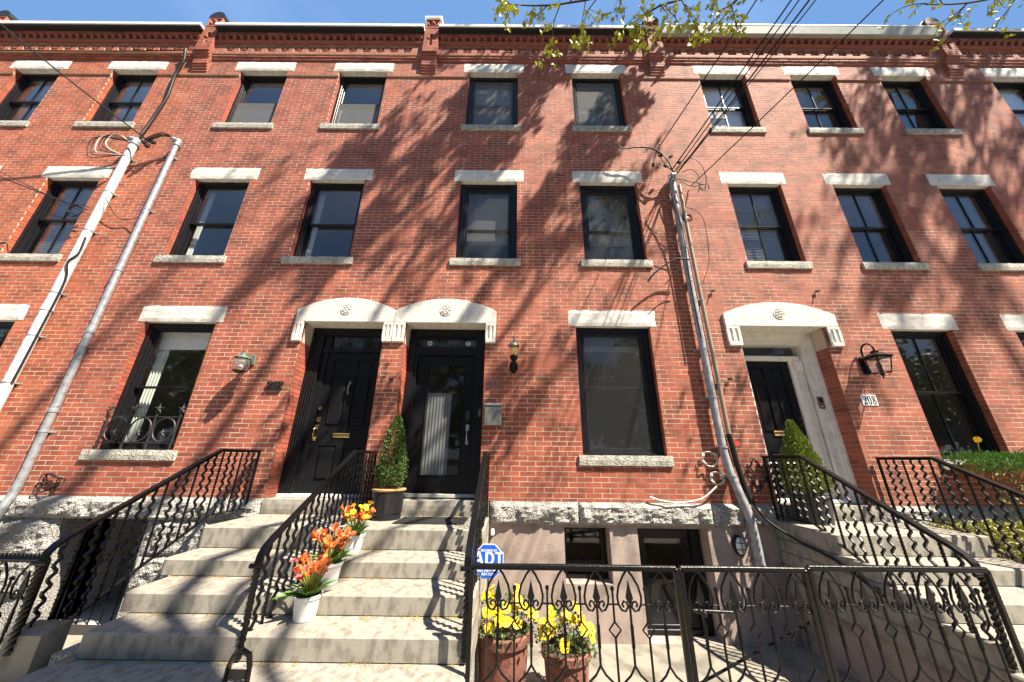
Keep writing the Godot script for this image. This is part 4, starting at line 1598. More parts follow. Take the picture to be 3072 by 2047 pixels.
	part(o, "scroll_arm", b, M.iron)
	at = Vector3(0, 0, 0.205)
	c = MB.new()
	roof4(c, at, [[0.115, 0.075], [0.118, 0.09], [0.07, 0.125], [0.03, 0.15], [0.03, 0.175], [0.001, 0.185]])
	part(o, "roof", c, M.iron)
	c = MB.new()
	for sx in [-1.0, 1.0]:
		for sz in [-1.0, 1.0]:
			c.tube([at + Vector3(sx * 0.095, 0.075, sz * 0.095), at + Vector3(sx * 0.065, -0.135, sz * 0.065)], 0.007, 4, false, true)
	for e in [[0.1, 0.07], [0.07, -0.135]]:
		ring4(c, at + Vector3(0, e[1], 0), e[0])
	part(o, "frame", c, M.iron)
	for i in 4:
		var t := Transform3D(Basis(Vector3.UP, PI / 2 * i), at)
		gl = MB.new()
		gl.quad(t * Vector3(-0.062, -0.13, 0.066), t * Vector3(0.062, -0.13, 0.066), t * Vector3(0.09, 0.07, 0.095), t * Vector3(-0.09, 0.07, 0.095))
		part(o, "glass", gl, M.lamp_glass)
	c = MB.new()
	for i in 3:
		var a := TAU * i / 3.0
		c.tube([at + Vector3(cos(a) * 0.022, -0.13, sin(a) * 0.022), at + Vector3(cos(a) * 0.022, 0.0, sin(a) * 0.022)], 0.009, 6)
	part(o, "candles", c, M.old_iron)
	c = MB.new()
	c.lathe(at, [Vector2(0.001, -0.215), Vector2(0.014, -0.205), Vector2(0.008, -0.19), Vector2(0.022, -0.165), Vector2(0.03, -0.14)], 10)
	for i in 4:
		var a := TAU * i / 4.0 + PI / 4
		var d := Vector3(cos(a), 0, sin(a))
		c.tube([at + d * 0.085 + Vector3(0, -0.14, 0), at + d * 0.06 + Vector3(0, -0.175, 0), at + d * 0.02 + Vector3(0, -0.185, 0)], 0.004, 5)
	part(o, "finial", c, M.iron)
	# basement bulkhead lamp
	o = thing("bulkhead_lamp", "oval caged bulkhead lamp on the basement wall by the pipes", "wall lamp", "", Vector3(2.745, 0.325, 0.0))
	b = MB.new()
	b.lathe(Vector3.ZERO, [Vector2(0.062, 0.0), Vector2(0.064, 0.05), Vector2(0.055, 0.065)], 20, 1.0, 1.75)
	pl = part(o, "housing", b, M.rubber)
	pl.rotation.x = PI / 2
	gl = MB.new()
	gl.lathe(Vector3.ZERO, [Vector2(0.056, 0.055), Vector2(0.045, 0.08), Vector2(0.001, 0.088)], 20, 1.0, 1.75)
	pl = part(o, "lens", gl, M.frosted)
	pl.rotation.x = PI / 2
	c = MB.new()
	c.tube([Vector3(0, 0.1, 0.06), Vector3(0, 0.06, 0.092), Vector3(0, -0.06, 0.092), Vector3(0, -0.1, 0.06)], 0.004, 5)
	for y in [-0.035, 0.035]:
		c.tube([Vector3(-0.056, y, 0.06), Vector3(-0.03, y, 0.09), Vector3(0.03, y, 0.09), Vector3(0.056, y, 0.06)], 0.004, 5)
	part(o, "cage", c, M.rubber)


func roof4(mb: MB, at: Vector3, prof: Array) -> void:
	for i in prof.size() - 1:
		var p: Array = prof[i]
		var q: Array = prof[i + 1]
		for k in 4:
			var t := Transform3D(Basis(Vector3.UP, PI / 2 * k), at)
			mb.quad(t * Vector3(-p[0], p[1], p[0]), t * Vector3(p[0], p[1], p[0]), t * Vector3(q[0], q[1], q[0]), t * Vector3(-q[0], q[1], q[0]))
	var b: Array = prof[0]
	mb.quad(at + Vector3(-b[0], b[1], -b[0]), at + Vector3(b[0], b[1], -b[0]), at + Vector3(b[0], b[1], b[0]), at + Vector3(-b[0], b[1], b[0]))


func ring4(mb: MB, at: Vector3, r: float) -> void:
	for k in 4:
		var t := Transform3D(Basis(Vector3.UP, PI / 2 * k), at)
		mb.obox(Transform3D(t.basis, t * Vector3(0, 0, r)), Vector3(r * 2 + 0.014, 0.014, 0.012), 0.003)


func signs() -> void:
	var n := thing("house_number", "black slanted metal numerals 212 on the brick", "house number", "house numbers", Vector3(-3.345, 2.205, 0.006))
	for i in 3:
		text(n, "digit", "212"[i], 0.13, Vector3(-0.075 + i * 0.074, -0.0, 0.012), M.ink, "Droid Serif", 0.02, true, 0.15)
	n = thing("house_number", "thin grey metal numerals 210 above the letter box", "house number", "house numbers", Vector3(-0.265, 2.265, 0.006))
	for i in 3:
		text(n, "digit", "210"[i], 0.09, Vector3(-0.07 + i * 0.07, 0, 0.008), M.steel, "Droid Sans", 0.01)
	n = thing("number_plate", "white enamel plate with black numerals 208", "house number", "house numbers", Vector3(4.963, 2.10, 0.0))
	var p := MB.new()
	p.cbox(Vector3(-0.106, -0.074, 0.001), Vector3(0.106, 0.074, 0.009), 0.003)
	part(n, "plate", p, M.sign_white)
	for i in 3:
		text(n, "digit", "208"[i], 0.125, Vector3(-0.062 + i * 0.062, 0.0, 0.0105), M.ink, "Droid Serif", 0.002, true, 0.0, 0.58)
	# letter box
	var b := thing("letter_box", "grey metal wall letter box below the numerals 210", "letter box", "", Vector3(-0.262, 1.69, 0.0))
	var m := MB.new()
	m.cbox(Vector3(-0.115, 0.0, 0.002), Vector3(0.115, 0.265, 0.10), 0.008)
	part(b, "body", m, M.zinc)
	m = MB.new()
	m.cbox(Vector3(-0.123, 0.266, 0.002), Vector3(0.123, 0.288, 0.112), 0.006)
	part(b, "lid", m, M.pipe_grey)
	# door bells
	var d := thing("door_bell", "slim grey video doorbell on the black frame of house 210", "door bell", "door bells", Vector3(-0.468, 1.905, -0.224))
	m = MB.new()
	m.cbox(Vector3(-0.02, -0.07, 0.0), Vector3(0.02, 0.065, 0.022), 0.008)
	part(d, "body", m, M.zinc)
	m = MB.new()
	m.cbox(Vector3(-0.016, 0.02, 0.0222), Vector3(0.016, 0.06, 0.025), 0.001)
	part(d, "camera_window", m, M.ink)
	d = thing("intercom", "square steel intercom on the white door frame of house 208", "door bell", "door bells", Vector3(4.513, 2.10, -0.2545))
	m = MB.new()
	m.cbox(Vector3(-0.045, -0.09, 0.0), Vector3(0.045, 0.09, 0.012), 0.003)
	part(d, "plate", m, M.steel)
	m = MB.new()
	m.cbox(Vector3(-0.03, 0.0, 0.0121), Vector3(0.03, 0.065, 0.016), 0.001)
	part(d, "camera_window", m, M.ink)
	m = MB.new()
	m.sphere(Vector3(0, -0.05, 0.012), 0.012, 8)
	part(d, "button", m, M.steel)
	# yard sign
	var s := thing("security_sign", "blue octagonal ADT security sign on a stake behind the fence", "sign", "", Vector3(-0.195, 0.42, 1.2))
	var oc := PackedVector2Array()
	var oi := PackedVector2Array()
	for i in 8:
		var a := TAU * (i + 0.5) / 8.0
		oc.append(Vector2(cos(a), sin(a)) * 0.143)
		oi.append(Vector2(cos(a), sin(a)) * 0.136)
	m = MB.new()
	m.prism(oc, -0.004, 0.0)
	part(s, "plate", m, M.sign_white)
	m = MB.new()
	m.prism(oi, 0.0005, 0.0025)
	part(s, "face", m, M.sign_blue)
	text(s, "lettering", "SECURED BY", 0.018, Vector3(0, 0.082, 0.0035), M.sign_white, "Droid Sans", 0.001, true)
	text(s, "lettering", "ADT", 0.098, Vector3(0, 0.02, 0.0035), M.sign_white, "Droid Sans", 0.001, true, 0.0, 1.05)
	text(s, "lettering", "(800) ADT-ASAP", 0.028, Vector3(0, -0.066, 0.0035), M.sign_white, "Droid Sans", 0.001, true, 0.0, 0.93)
	text(s, "lettering", "ADT.COM", 0.019, Vector3(0, -0.098, 0.0035), M.sign_white, "Droid Sans", 0.001, true)
	m = MB.new()
	m.tube([Vector3(0, 0.1, -0.012), Vector3(0, -1.08, -0.012)], 0.007, 6)
	part(s, "stake", m, M.old_iron)
	# door mat
	var mt := thing("door_mat", "black ridged rubber door mat on the landing of house 210", "door mat", "", Vector3(-0.90, 0.598, 0.36))
	m = MB.new()
	m.cbox(Vector3(-0.39, 0.001, -0.22), Vector3(0.39, 0.010, 0.22), 0.003)
	part(mt, "base", m, M.rubber)
	m = MB.new()
	for i in 22:
		m.cbox(Vector3(-0.37 + i * 0.034, 0.0101, -0.2), Vector3(-0.352 + i * 0.034, 0.016, 0.2), 0.002)
	part(mt, "ribs", m, M.rubber)


func hooks() -> void:
	for d in [[3.10, 3.78, "rusty iron hook in the brick above the left end of the 208 hood"], [4.72, 3.79, "rusty iron hook in the brick above the right end of the 208 hood"], [3.07, 2.38, "rusty iron hook in the brick left of the white door frame"], [-1.72, 2.32, "small iron hook on the brick pier between the two black doors"]]:
		var h := thing("wall_hook", d[2], "hook", "iron hooks in the brickwork", Vector3(d[0], d[1], 0))
		var m := MB.new()
		m.tube([Vector3(0, 0, -0.02), Vector3(0, 0, 0.05), Vector3(0, -0.02, 0.065), Vector3(0.01, -0.015, 0.08)], 0.008, 6)
		part(h, "shank", m, M.old_iron)
		m = MB.new()
		m.cbox(Vector3(-0.03, -0.02, 0.02), Vector3(0.03, 0.012, 0.035), 0.003)
		part(h, "cross_piece", m, M.old_iron)


# ---------------------------------------------------------------- pipes and cables
func sag(a: Vector3, b: Vector3, drop: float, n := 14) -> Array:
	var pts := []
	for i in n + 1:
		var t := float(i) / n
		pts.append(a.lerp(b, t) + Vector3(0, -drop * 4 * t * (1 - t), 0))
	return pts


func wire(label: String, pts: Array, r: float, group: String, m: Material = null) -> void:
	var mb := MB.new()
	mb.tube(curve(pts, 4), r, 5)
	tag(part(self, "cable", mb, m if m else M.cable), label, "cable", group)


func curve(p: Array, k: int) -> Array:
	if p.size() < 3: return p
	var out := []
	for i in p.size() - 1:
		var a: Vector3 = p[maxi(i - 1, 0)]
		var b: Vector3 = p[i]
		var c: Vector3 = p[i + 1]
		var d: Vector3 = p[mini(i + 2, p.size() - 1)]
		for j in k:
			out.append(b.cubic_interpolate(c, a, d, float(j) / k))
	out.append(p[p.size() - 1])
	return out


func pipe(nm: String, label: String, pts: Array, r: float, m: Material, clamps: Array, couplings: Array, head: bool) -> Node3D:
	var o := thing(nm, label, "pipe", "electrical conduits")
	var mb := MB.new()
	mb.tube(curve(pts, 5), r, 12)
	part(o, "tube", mb, m)
	for y in couplings:
		var c := MB.new()
		var p := along(pts, y)
		c.lathe(p - Vector3(0, 0.05, 0), [Vector2(r + 0.001, 0.0), Vector2(r + 0.009, 0.004), Vector2(r + 0.009, 0.045), Vector2(r + 0.004, 0.05), Vector2(r + 0.004, 0.1), Vector2(r + 0.001, 0.104)], 12)
		part(o, "coupling", c, m)
	for y in clamps:
		var c := MB.new()
		var p := along(pts, y)
		c.lathe(p - Vector3(0, 0.012, 0), [Vector2(r + 0.001, 0.0), Vector2(r + 0.005, 0.002), Vector2(r + 0.005, 0.022), Vector2(r + 0.001, 0.024)], 12)
		c.cbox(p + Vector3(r, -0.012, -p.z + 0.001), p + Vector3(r + 0.05, 0.012, -p.z + 0.006), 0.001)
		c.cbox(p + Vector3(-r - 0.05, -0.012, -p.z + 0.001), p + Vector3(-r, 0.012, -p.z + 0.006), 0.001)
		c.box(p + Vector3(-r, -0.01, -p.z + 0.001), p + Vector3(r, 0.01, 0.0))
		part(o, "clamp", c, M.pipe_grey)
	if head:
		var t: Vector3 = pts[0]
		var h := MB.new()
		h.lathe(t, [Vector2(r + 0.002, -0.06), Vector2(r + 0.018, -0.05), Vector2(r + 0.02, 0.03), Vector2(r + 0.012, 0.075), Vector2(0.001, 0.095)], 14)
		h.obox(Transform3D(Basis(Vector3.RIGHT, 0.6), t + Vector3(-0.01, 0.025, 0.07)), Vector3(0.10, 0.07, 0.09), 0.025)
		part(o, "weatherhead", h, M.pipe_grey)
	return o


func along(pts: Array, y: float) -> Vector3:
	for i in pts.size() - 1:
		var a: Vector3 = pts[i]
		var b: Vector3 = pts[i + 1]
		if y <= a.y and y >= b.y:
			return a.lerp(b, (a.y - y) / maxf(a.y - b.y, 0.0001))
	return pts[0]


func services() -> void:
	pipe("conduit", "white painted conduit running down between houses 214 and 212", [Vector3(-7.05, 6.72, 0.07), Vector3(-7.04, 5.2, 0.07), Vector3(-7.03, 3.5, 0.07), Vector3(-7.02, 1.8, 0.07), Vector3(-7.02, 0.4, 0.07)], 0.058, M.pipe_white, [6.35, 5.55, 4.75, 3.6, 2.9, 2.2], [3.35], true)
	pipe("conduit", "bare grey metal conduit ending in a weatherhead on house 212", [Vector3(-6.27, 6.72, 0.06), Vector3(-6.25, 5.0, 0.06), Vector3(-6.23, 3.0, 0.06), Vector3(-6.22, 1.3, 0.06), Vector3(-6.22, 0.86, 0.07), Vector3(-6.21, 0.62, 0.12), Vector3(-6.2, 0.3, 0.16)], 0.042, M.pipe_grey, [6.4, 5.2, 2.75, 1.55], [4.05, 3.0, 1.85], true)
	pipe("conduit", "thick grey conduit curving out at the base between houses 210 and 208", [Vector3(2.775, 5.95, 0.085), Vector3(2.74, 4.4, 0.085), Vector3(2.74, 2.6, 0.085), Vector3(2.74, 1.65, 0.085), Vector3(2.755, 1.25, 0.10), Vector3(2.80, 0.92, 0.15), Vector3(2.86, 0.62, 0.17), Vector3(2.87, 0.15, 0.17)], 0.05, M.pipe_dull, [5.55, 5.0, 3.9, 2.8, 2.1, 1.45, 1.1], [4.55], true)
	pipe("conduit", "thin brown conduit beside the thick grey one, with a red tag", [Vector3(2.90, 5.85, 0.05), Vector3(2.885, 4.2, 0.05), Vector3(2.89, 2.6, 0.05), Vector3(2.885, 1.7, 0.05), Vector3(2.91, 1.25, 0.05), Vector3(2.94, 1.0, 0.06), Vector3(2.96, 0.8, 0.10), Vector3(3.05, 0.62, 0.13)], 0.028, M.pipe_tan, [5.2, 3.6, 2.3], [], false)
	var lower := MB.new()
	lower.tube([Vector3(2.885, 1.62, 0.05), Vector3(2.91, 1.25, 0.05), Vector3(2.94, 1.0, 0.065), Vector3(2.965, 0.79, 0.11)], 0.034, 10)
	tag(part(self, "cable_sleeve", lower, M.cable), "black plastic sleeve on the lower end of the thin brown conduit", "pipe")
	var rt := MB.new()
	rt.obox(Transform3D(Basis(Vector3(0, 0, 1), 0.4), Vector3(2.955, 1.50, 0.07)), Vector3(0.07, 0.05, 0.002), 0.0)
	tag(part(self, "tag", rt, M.tag_red), "small red plastic tag hanging from the thin brown conduit", "tag")
	# overhead service drops to a pole in the street
	var pole := Vector3(8.6, 11.6, 8.0)
	var ends := [[Vector3(2.60, 6.62, 0.12), Vector3(7.0, 12.2, 6.6), 0.010], [Vector3(2.78, 6.12, 0.14), Vector3(7.3, 11.9, 6.7), 0.011], [Vector3(2.80, 6.05, 0.16), Vector3(7.5, 11.9, 6.7), 0.009], [Vector3(2.82, 6.0, 0.12), Vector3(7.7, 11.7, 6.8), 0.012], [Vector3(2.84, 6.02, 0.12), Vector3(7.9, 11.6, 6.8), 0.008], [Vector3(3.12, 5.86, 0.03), Vector3(9.2, 10.6, 7.0), 0.009]]
	var says := ["topmost black overhead cable running from the tangle by the conduit head to the sky", "second black overhead cable up from the conduit head of house 210", "third black overhead cable up from the conduit head of house 210", "thick twisted overhead cable up from the conduit head of house 210", "thin overhead cable just below the thick twisted one", "single overhead cable hooked to the brick right of the conduits"]
	for i in ends.size():
		wire(says[i], sag(ends[i][0], ends[i][1], 0.10 + 0.02 * i), ends[i][2], "overhead service cables")
	wire("overhead cable crossing the upper windows of house 214", sag(Vector3(-6.62, 6.62, 0.14), Vector3(-13.5, 12.2, 2.6), 0.25), 0.013, "overhead service cables")
	wire("upper of two thin cables crossing the second floor window of house 214", sag(Vector3(-7.2, 5.15, 0.1), Vector3(-12.5, 7.4, 1.6), 0.2), 0.010, "overhead service cables")
	wire("lower of two thin cables crossing the second floor window of house 214", sag(Vector3(-7.0, 5.0, 0.1), Vector3(-12.5, 7.9, 2.2), 0.2), 0.006, "overhead service cables")
	wire("cable strung along the frieze of house 214", [Vector3(-11.3, 9.28, 0.10), Vector3(-9.5, 9.27, 0.10), Vector3(-8.0, 9.29, 0.10), Vector3(-7.0, 9.31, 0.11)], 0.012, "cables on the houses")
	wire("bundle of cables dropping past the top window edge to the white conduit", [Vector3(-6.95, 9.3, 0.13), Vector3(-6.9, 9.0, 0.1), Vector3(-6.98, 8.6, 0.06), Vector3(-6.93, 8.0, 0.05), Vector3(-6.98, 7.4, 0.05), Vector3(-6.98, 6.9, 0.09)], 0.026, "cables on the houses")
	for i in 6:
		var a := Vector3(-7.05, 6.66, 0.14)
		var k := i * 0.07
		wire("thin loop of wire %s the weatherhead of the white conduit" % ["left of", "under", "around", "beside", "below", "hugging"][i], [a, a + Vector3(-0.16 - k, 0.08 - k * 0.3, 0.1), a + Vector3(-0.26 - k * 0.5, -0.12 - k, 0.1), a + Vector3(-0.12, -0.3 - k * 0.5, 0.1), a + Vector3(0.02, -0.34, 0.02)], 0.007, "wire loops on the left conduits", M.cable if i % 3 else M.cable_white)
	for i in 4:
		var a := Vector3(-6.29, 6.78, 0.13)
		wire("wire drooping from the grey weatherhead to the %s splice block" % ["upper", "middle", "lower", "last"][i], [a, a + Vector3(-0.15, 0.05 - 0.03 * i, 0.06), a + Vector3(-0.34, -0.03 - 0.05 * i, 0.06), a + Vector3(-0.46 + 0.06 * i, -0.16 - 0.03 * i, 0.05)], 0.008, "wire loops on the left conduits")
	for i in 3:
		var sb := MB.new()
		sb.cbox(Vector3(-0.03, -0.025, -0.025), Vector3(0.03, 0.025, 0.025), 0.006)
		tag(part(self, "splice_block", sb, M.rubber, Vector3(-6.72 + i * 0.09, 6.60 - (i % 2) * 0.09, 0.18)), "small black splice block, %s of three between the two weatherheads" % ["leftmost", "middle", "rightmost"][i], "splice block", "splice blocks")
	wire("coil of thin cable hanging on the white conduit", [Vector3(-7.1, 5.15, 0.14), Vector3(-7.28, 5.22, 0.16), Vector3(-7.42, 5.1, 0.16), Vector3(-7.3, 4.95, 0.16), Vector3(-7.15, 5.08, 0.16), Vector3(-7.3, 5.18, 0.17), Vector3(-7.38, 5.05, 0.17), Vector3(-7.2, 4.98, 0.16)], 0.007, "cables on the houses")
	wire("black cable tied down the side of the white conduit", [Vector3(-6.98, 4.6, 0.10), Vector3(-6.955, 4.3, 0.10), Vector3(-6.99, 4.1, 0.14), Vector3(-6.955, 3.8, 0.09), Vector3(-6.955, 3.0, 0.08), Vector3(-6.955, 2.2, 0.08)], 0.014, "cables on the houses")
	wire("thin cable looping between the white and the grey conduit", [Vector3(-6.98, 5.4, 0.12), Vector3(-6.7, 5.05, 0.07), Vector3(-6.5, 5.0, 0.05), Vector3(-6.27, 5.02, 0.1)], 0.006, "cables on the houses")
	# the tangle at the head of the middle conduits
	var c0 := Vector3(2.80, 5.95, 0.14)
	var tangle := [
		[[0, 0, 0], [-0.15, 0.3, 0.1], [-0.35, 0.55, 0.08], [-0.6, 0.62, 0.05], [-0.85, 0.6, 0.04], [-0.95, 0.68, 0.04]],
		[[0, 0.1, 0], [-0.2, 0.2, 0.1], [-0.28, 0.5, 0.1], [-0.18, 0.68, 0.05], [-0.2, 0.72, 0.02]],
		[[-0.2, 0.7, 0.0], [-0.35, 0.3, 0.05], [-0.42, 0.0, 0.03], [-0.55, -0.35, 0.02], [-0.6, -0.6, 0.02]],
		[[0.05, 0.15, 0], [0.25, 0.3, 0.12], [0.42, 0.15, 0.12], [0.46, -0.15, 0.1], [0.42, -0.35, 0.06]],
		[[0.0, -0.1, 0.05], [0.15, -0.22, 0.12], [0.3, -0.2, 0.1], [0.34, -0.06, 0.1], [0.26, 0.08, 0.08], [0.1, 0.05, 0.05]],
		[[0.05, -0.15, 0.05], [0.2, -0.32, 0.1], [0.33, -0.28, 0.1], [0.28, -0.42, 0.08]],
		[[-0.05, 0, 0.05], [-0.2, -0.2, 0.1], [-0.15, -0.6, 0.06], [-0.07, -1.2, 0.03], [-0.09, -2.0, 0.0], [-0.09, -3.0, 0.0]],
		[[-0.05, 0, 0.08], [-0.3, -0.35, 0.1], [-0.7, -0.5, 0.06], [-0.75, -0.9, 0.03], [-0.5, -1.2, 0.02], [-0.08, -1.45, 0.0]],
		[[-0.05, -0.7, 0.08], [0.2, -0.85, 0.1], [0.3, -1.1, 0.05], [0.27, -1.7, 0.0], [0.1, -2.1, 0.0]],
		[[-0.07, -1.72, 0.05], [-0.3, -1.72, 0.05], [-0.62, -1.95, 0.04], [-0.75, -2.1, 0.02]],
		[[-0.08, -1.85, 0.05], [-0.25, -1.9, 0.05], [-0.5, -2.15, 0.03]],
		[[0.33, -0.1, 0.0], [0.4, -0.22, 0.05], [0.5, -0.2, 0.05], [0.5, -0.33, 0.04], [0.4, -0.33, 0.04], [0.36, -0.25, 0.03]]]
	var ts := ["cable arm reaching far left over the top of the conduit tangle", "short upright cable at the conduit tangle", "thin drooping cable right of the second floor window", "cable arching right over the conduit tangle", "small closed loop right of the conduit head", "hooked cable end right of the conduit head", "cable running down the left side of the thick conduit", "wide thin loop left of the thick conduit", "thin cable crossing between the two conduits", "thick cable arching left below the second floor sill", "thin cable under the thick arching one", "coil at the brick hook right of the conduits"]
	for i in tangle.size():
		var pts := []
		for q in tangle[i]: pts.append(c0 + Vector3(q[0], q[1], q[2]))
		wire(ts[i], pts, [0.011, 0.009, 0.006, 0.007, 0.008, 0.008, 0.009, 0.005, 0.005, 0.014, 0.008, 0.008][i], "tangled cables at the middle conduits")
	for i in 5:
		var sb := MB.new()
		sb.cbox(Vector3(-0.035, -0.02, -0.02), Vector3(0.035, 0.02, 0.02), 0.006)
		var o := part(self, "splice_block", sb, M.rubber, c0 + [Vector3(-0.22, 0.42, 0.06), Vector3(-0.05, 0.38, 0.08), Vector3(-0.38, 0.2, 0.06), Vector3(-0.18, 0.16, 0.08), Vector3(0.06, 0.22, 0.1)][i])
		o.rotation.z = i * 0.7
		tag(o, "small black splice block in the middle conduit tangle, number %s from the top" % ["one", "two", "five", "four", "three"][i], "splice block", "splice blocks")
	# coils near the foot of the conduits
	for d in [[2.55, 1.30, 0.09, "white cable coil left of the conduit, above the other coil"], [2.60, 1.07, 0.075, "white cable coil left of the conduit, just above the granite"]]:
		var loop := []
		for i in 40:
			var a := TAU * i / 18.0
			var r: float = d[2] * (1.0 + 0.05 * sin(i * 0.37))
			loop.append(Vector3(d[0] + cos(a) * r + i * 0.001, d[1] + sin(a) * r, 0.04 + 0.012 * (i % 3)))
		wire(d[3], loop, 0.005, "cable coils on the brick", M.cable_white)
	var lo := []
	for i in 46:
		var a := TAU * i / 15.0
		lo.append(Vector3(3.13 + cos(a) * (0.10 + 0.03 * sin(i * 0.9)), 1.12 + sin(a) * (0.16 + 0.04 * cos(i * 1.7)), 0.03 + 0.012 * (i % 4)))
	wire("dark tangled coil right of the conduits beside the stoop", lo, 0.006, "cable coils on the brick")
	wire("white cable sagging along the top of the granite to the conduit", [Vector3(1.74, 0.845, 0.03), Vector3(1.9, 0.80, 0.05), Vector3(2.15, 0.79, 0.05), Vector3(2.4, 0.84, 0.05), Vector3(2.6, 0.98, 0.05)], 0.011, "cables on the houses", M.cable_white)
	lo = []
	for i in 60:
		var a := TAU * i / 17.0
		lo.append(Vector3(-5.86 + cos(a) * (0.15 + 0.06 * sin(i * 0.7)), 0.93 + sin(a) * (0.09 + 0.03 * cos(i * 1.1)), 0.03 + 0.01 * (i % 4)))
	wire("dark wire coil on the brick right of the grey conduit foot", lo, 0.006, "cable coils on the brick")
	wire("bundle of dark cables running from the conduit foot along the stoop side", [Vector3(2.96, 0.80, 0.12), Vector3(3.05, 0.62, 0.18), Vector3(3.2, 0.45, 0.4), Vector3(3.22, 0.36, 0.8), Vector3(3.2, 0.2, 1.2)], 0.015, "cables on the houses")
	var dish := thing("meter_cover", "pale grey plastic meter cover at the left edge by the basement stones", "meter", "", Vector3(-6.2, 0.42, 0.24))
	var m := MB.new()
	m.lathe(Vector3.ZERO, [Vector2(0.001, -0.2), Vector2(0.09, -0.19), Vector2(0.11, -0.05), Vector2(0.10, 0.08), Vector2(0.001, 0.1)], 16)
	part(dish, "cover", m, M.pipe_grey)
	m = MB.new()
	m.cbox(Vector3(-0.16, -0.01, -0.1), Vector3(0.16, 0.012, 0.16), 0.01)
	part(dish, "flange", m, M.pipe_grey)
	# utility pole in the street, out of the picture
	var up := thing("utility_pole", "wooden utility pole by the kerb that carries the service cables", "utility pole")
	m = MB.new()
	m.tube([Vector3(8.2, -0.34, 7.2), Vector3(8.2, 12.8, 7.2)], [0.16, 0.11], 12)
	part(up, "shaft", m, M.wood_pole)
	m = MB.new()
	m.cbox(Vector3(6.8, 12.1, 7.05), Vector3(9.6, 12.22, 7.15), 0.01)
	part(up, "crossarm", m, M.wood_pole)


# ---------------------------------------------------------------- plants
func tint(a := 0.25) -> Color:
	var k := 1.0 + rng.randf_range(-a, a)
	return Color(k * rng.randf_range(0.9, 1.12), k, k * rng.randf_range(0.8, 1.2))


func leaf2(mb: MB, at: Vector3, dir: Vector3, n: Vector3, l: float, w: float) -> void:
	# a folded diamond leaf
	var s := dir.cross(n).normalized() * w * 0.5
	var up := n.normalized() * w * 0.15
	var m := at + dir * l * 0.45
	mb.tri(at, m + s + up, at + dir * l)
	mb.tri(at, at + dir * l, m - s + up)


const LOBES := [[0.0, 0.0], [0.32, 0.12], [0.5, 0.42], [0.26, 0.46], [0.24, 0.8], [0.0, 1.0], [-0.24, 0.8], [-0.26, 0.46], [-0.5, 0.42], [-0.32, 0.12]]


func lobed(mb: MB, at: Vector3, dir: Vector3, n: Vector3, l: float) -> void:
	var s := dir.cross(n).normalized()
	var nn := s.cross(dir).normalized()
	var c := at + dir * l * 0.4
	for i in 10:
		var p: Array = LOBES[i]
		var q: Array = LOBES[(i + 1) % 10]
		var a: Vector3 = at + s * p[0] * l + dir * p[1] * l + nn * absf(p[0]) * l * 0.25
		var b: Vector3 = at + s * q[0] * l + dir * q[1] * l + nn * absf(q[0]) * l * 0.25
		mb.tri(c, a, b)


func blade(mb: MB, at: Vector3, dir: Vector3, l: float, w: float, droop: float) -> void:
	var side := dir.cross(Vector3.UP)
	if side.length() < 0.1: side = Vector3.RIGHT
	side = side.normalized()
	var prev := []
	for i in 6:
		var t := i / 5.0
		var c := at + dir * l * t + Vector3(0, -droop * t * t * l, 0)
		var ww := w * sin(PI * (0.12 + 0.86 * t)) * 0.5
		var row := [c - side * ww + Vector3(0, ww * 0.5, 0), c, c + side * ww + Vector3(0, ww * 0.5, 0)]
		if i > 0:
			mb.quad(prev[0], prev[1], row[1], row[0])
			mb.quad(prev[1], prev[2], row[2], row[1])
		prev = row


func rand_dir() -> Vector3:
	var z := rng.randf_range(-1, 1)
	var a := rng.randf() * TAU
	var r := sqrt(1 - z * z)
	return Vector3(r * cos(a), z, r * sin(a))


func calla_flower(mb: MB, at: Vector3, dir: Vector3, s: float) -> void:
	var b := Basis(Quaternion(Vector3.UP, dir.normalized()))
	b = b * Basis(Vector3.UP, rng.randf() * TAU)
	var prev := []
	for j in 6:
		var v := j / 5.0
		var row := []
		for i in 11:
			var u := TAU * i / 10.0 * 0.97
			var lip := 0.5 + 0.5 * cos(u)
			var r := (0.09 + 0.72 * pow(v, 2.8) * (0.7 + 0.45 * lip)) * s
			var h := (v * (0.85 + 0.55 * lip * v) - 0.12 * pow(v, 6.0)) * s * 1.5
			row.append(at + b * Vector3(cos(u) * r, h, sin(u) * r))
		if j > 0:
			for i in 10:
				mb.quad(prev[i], row[i], row[i + 1], prev[i + 1])
		prev = row


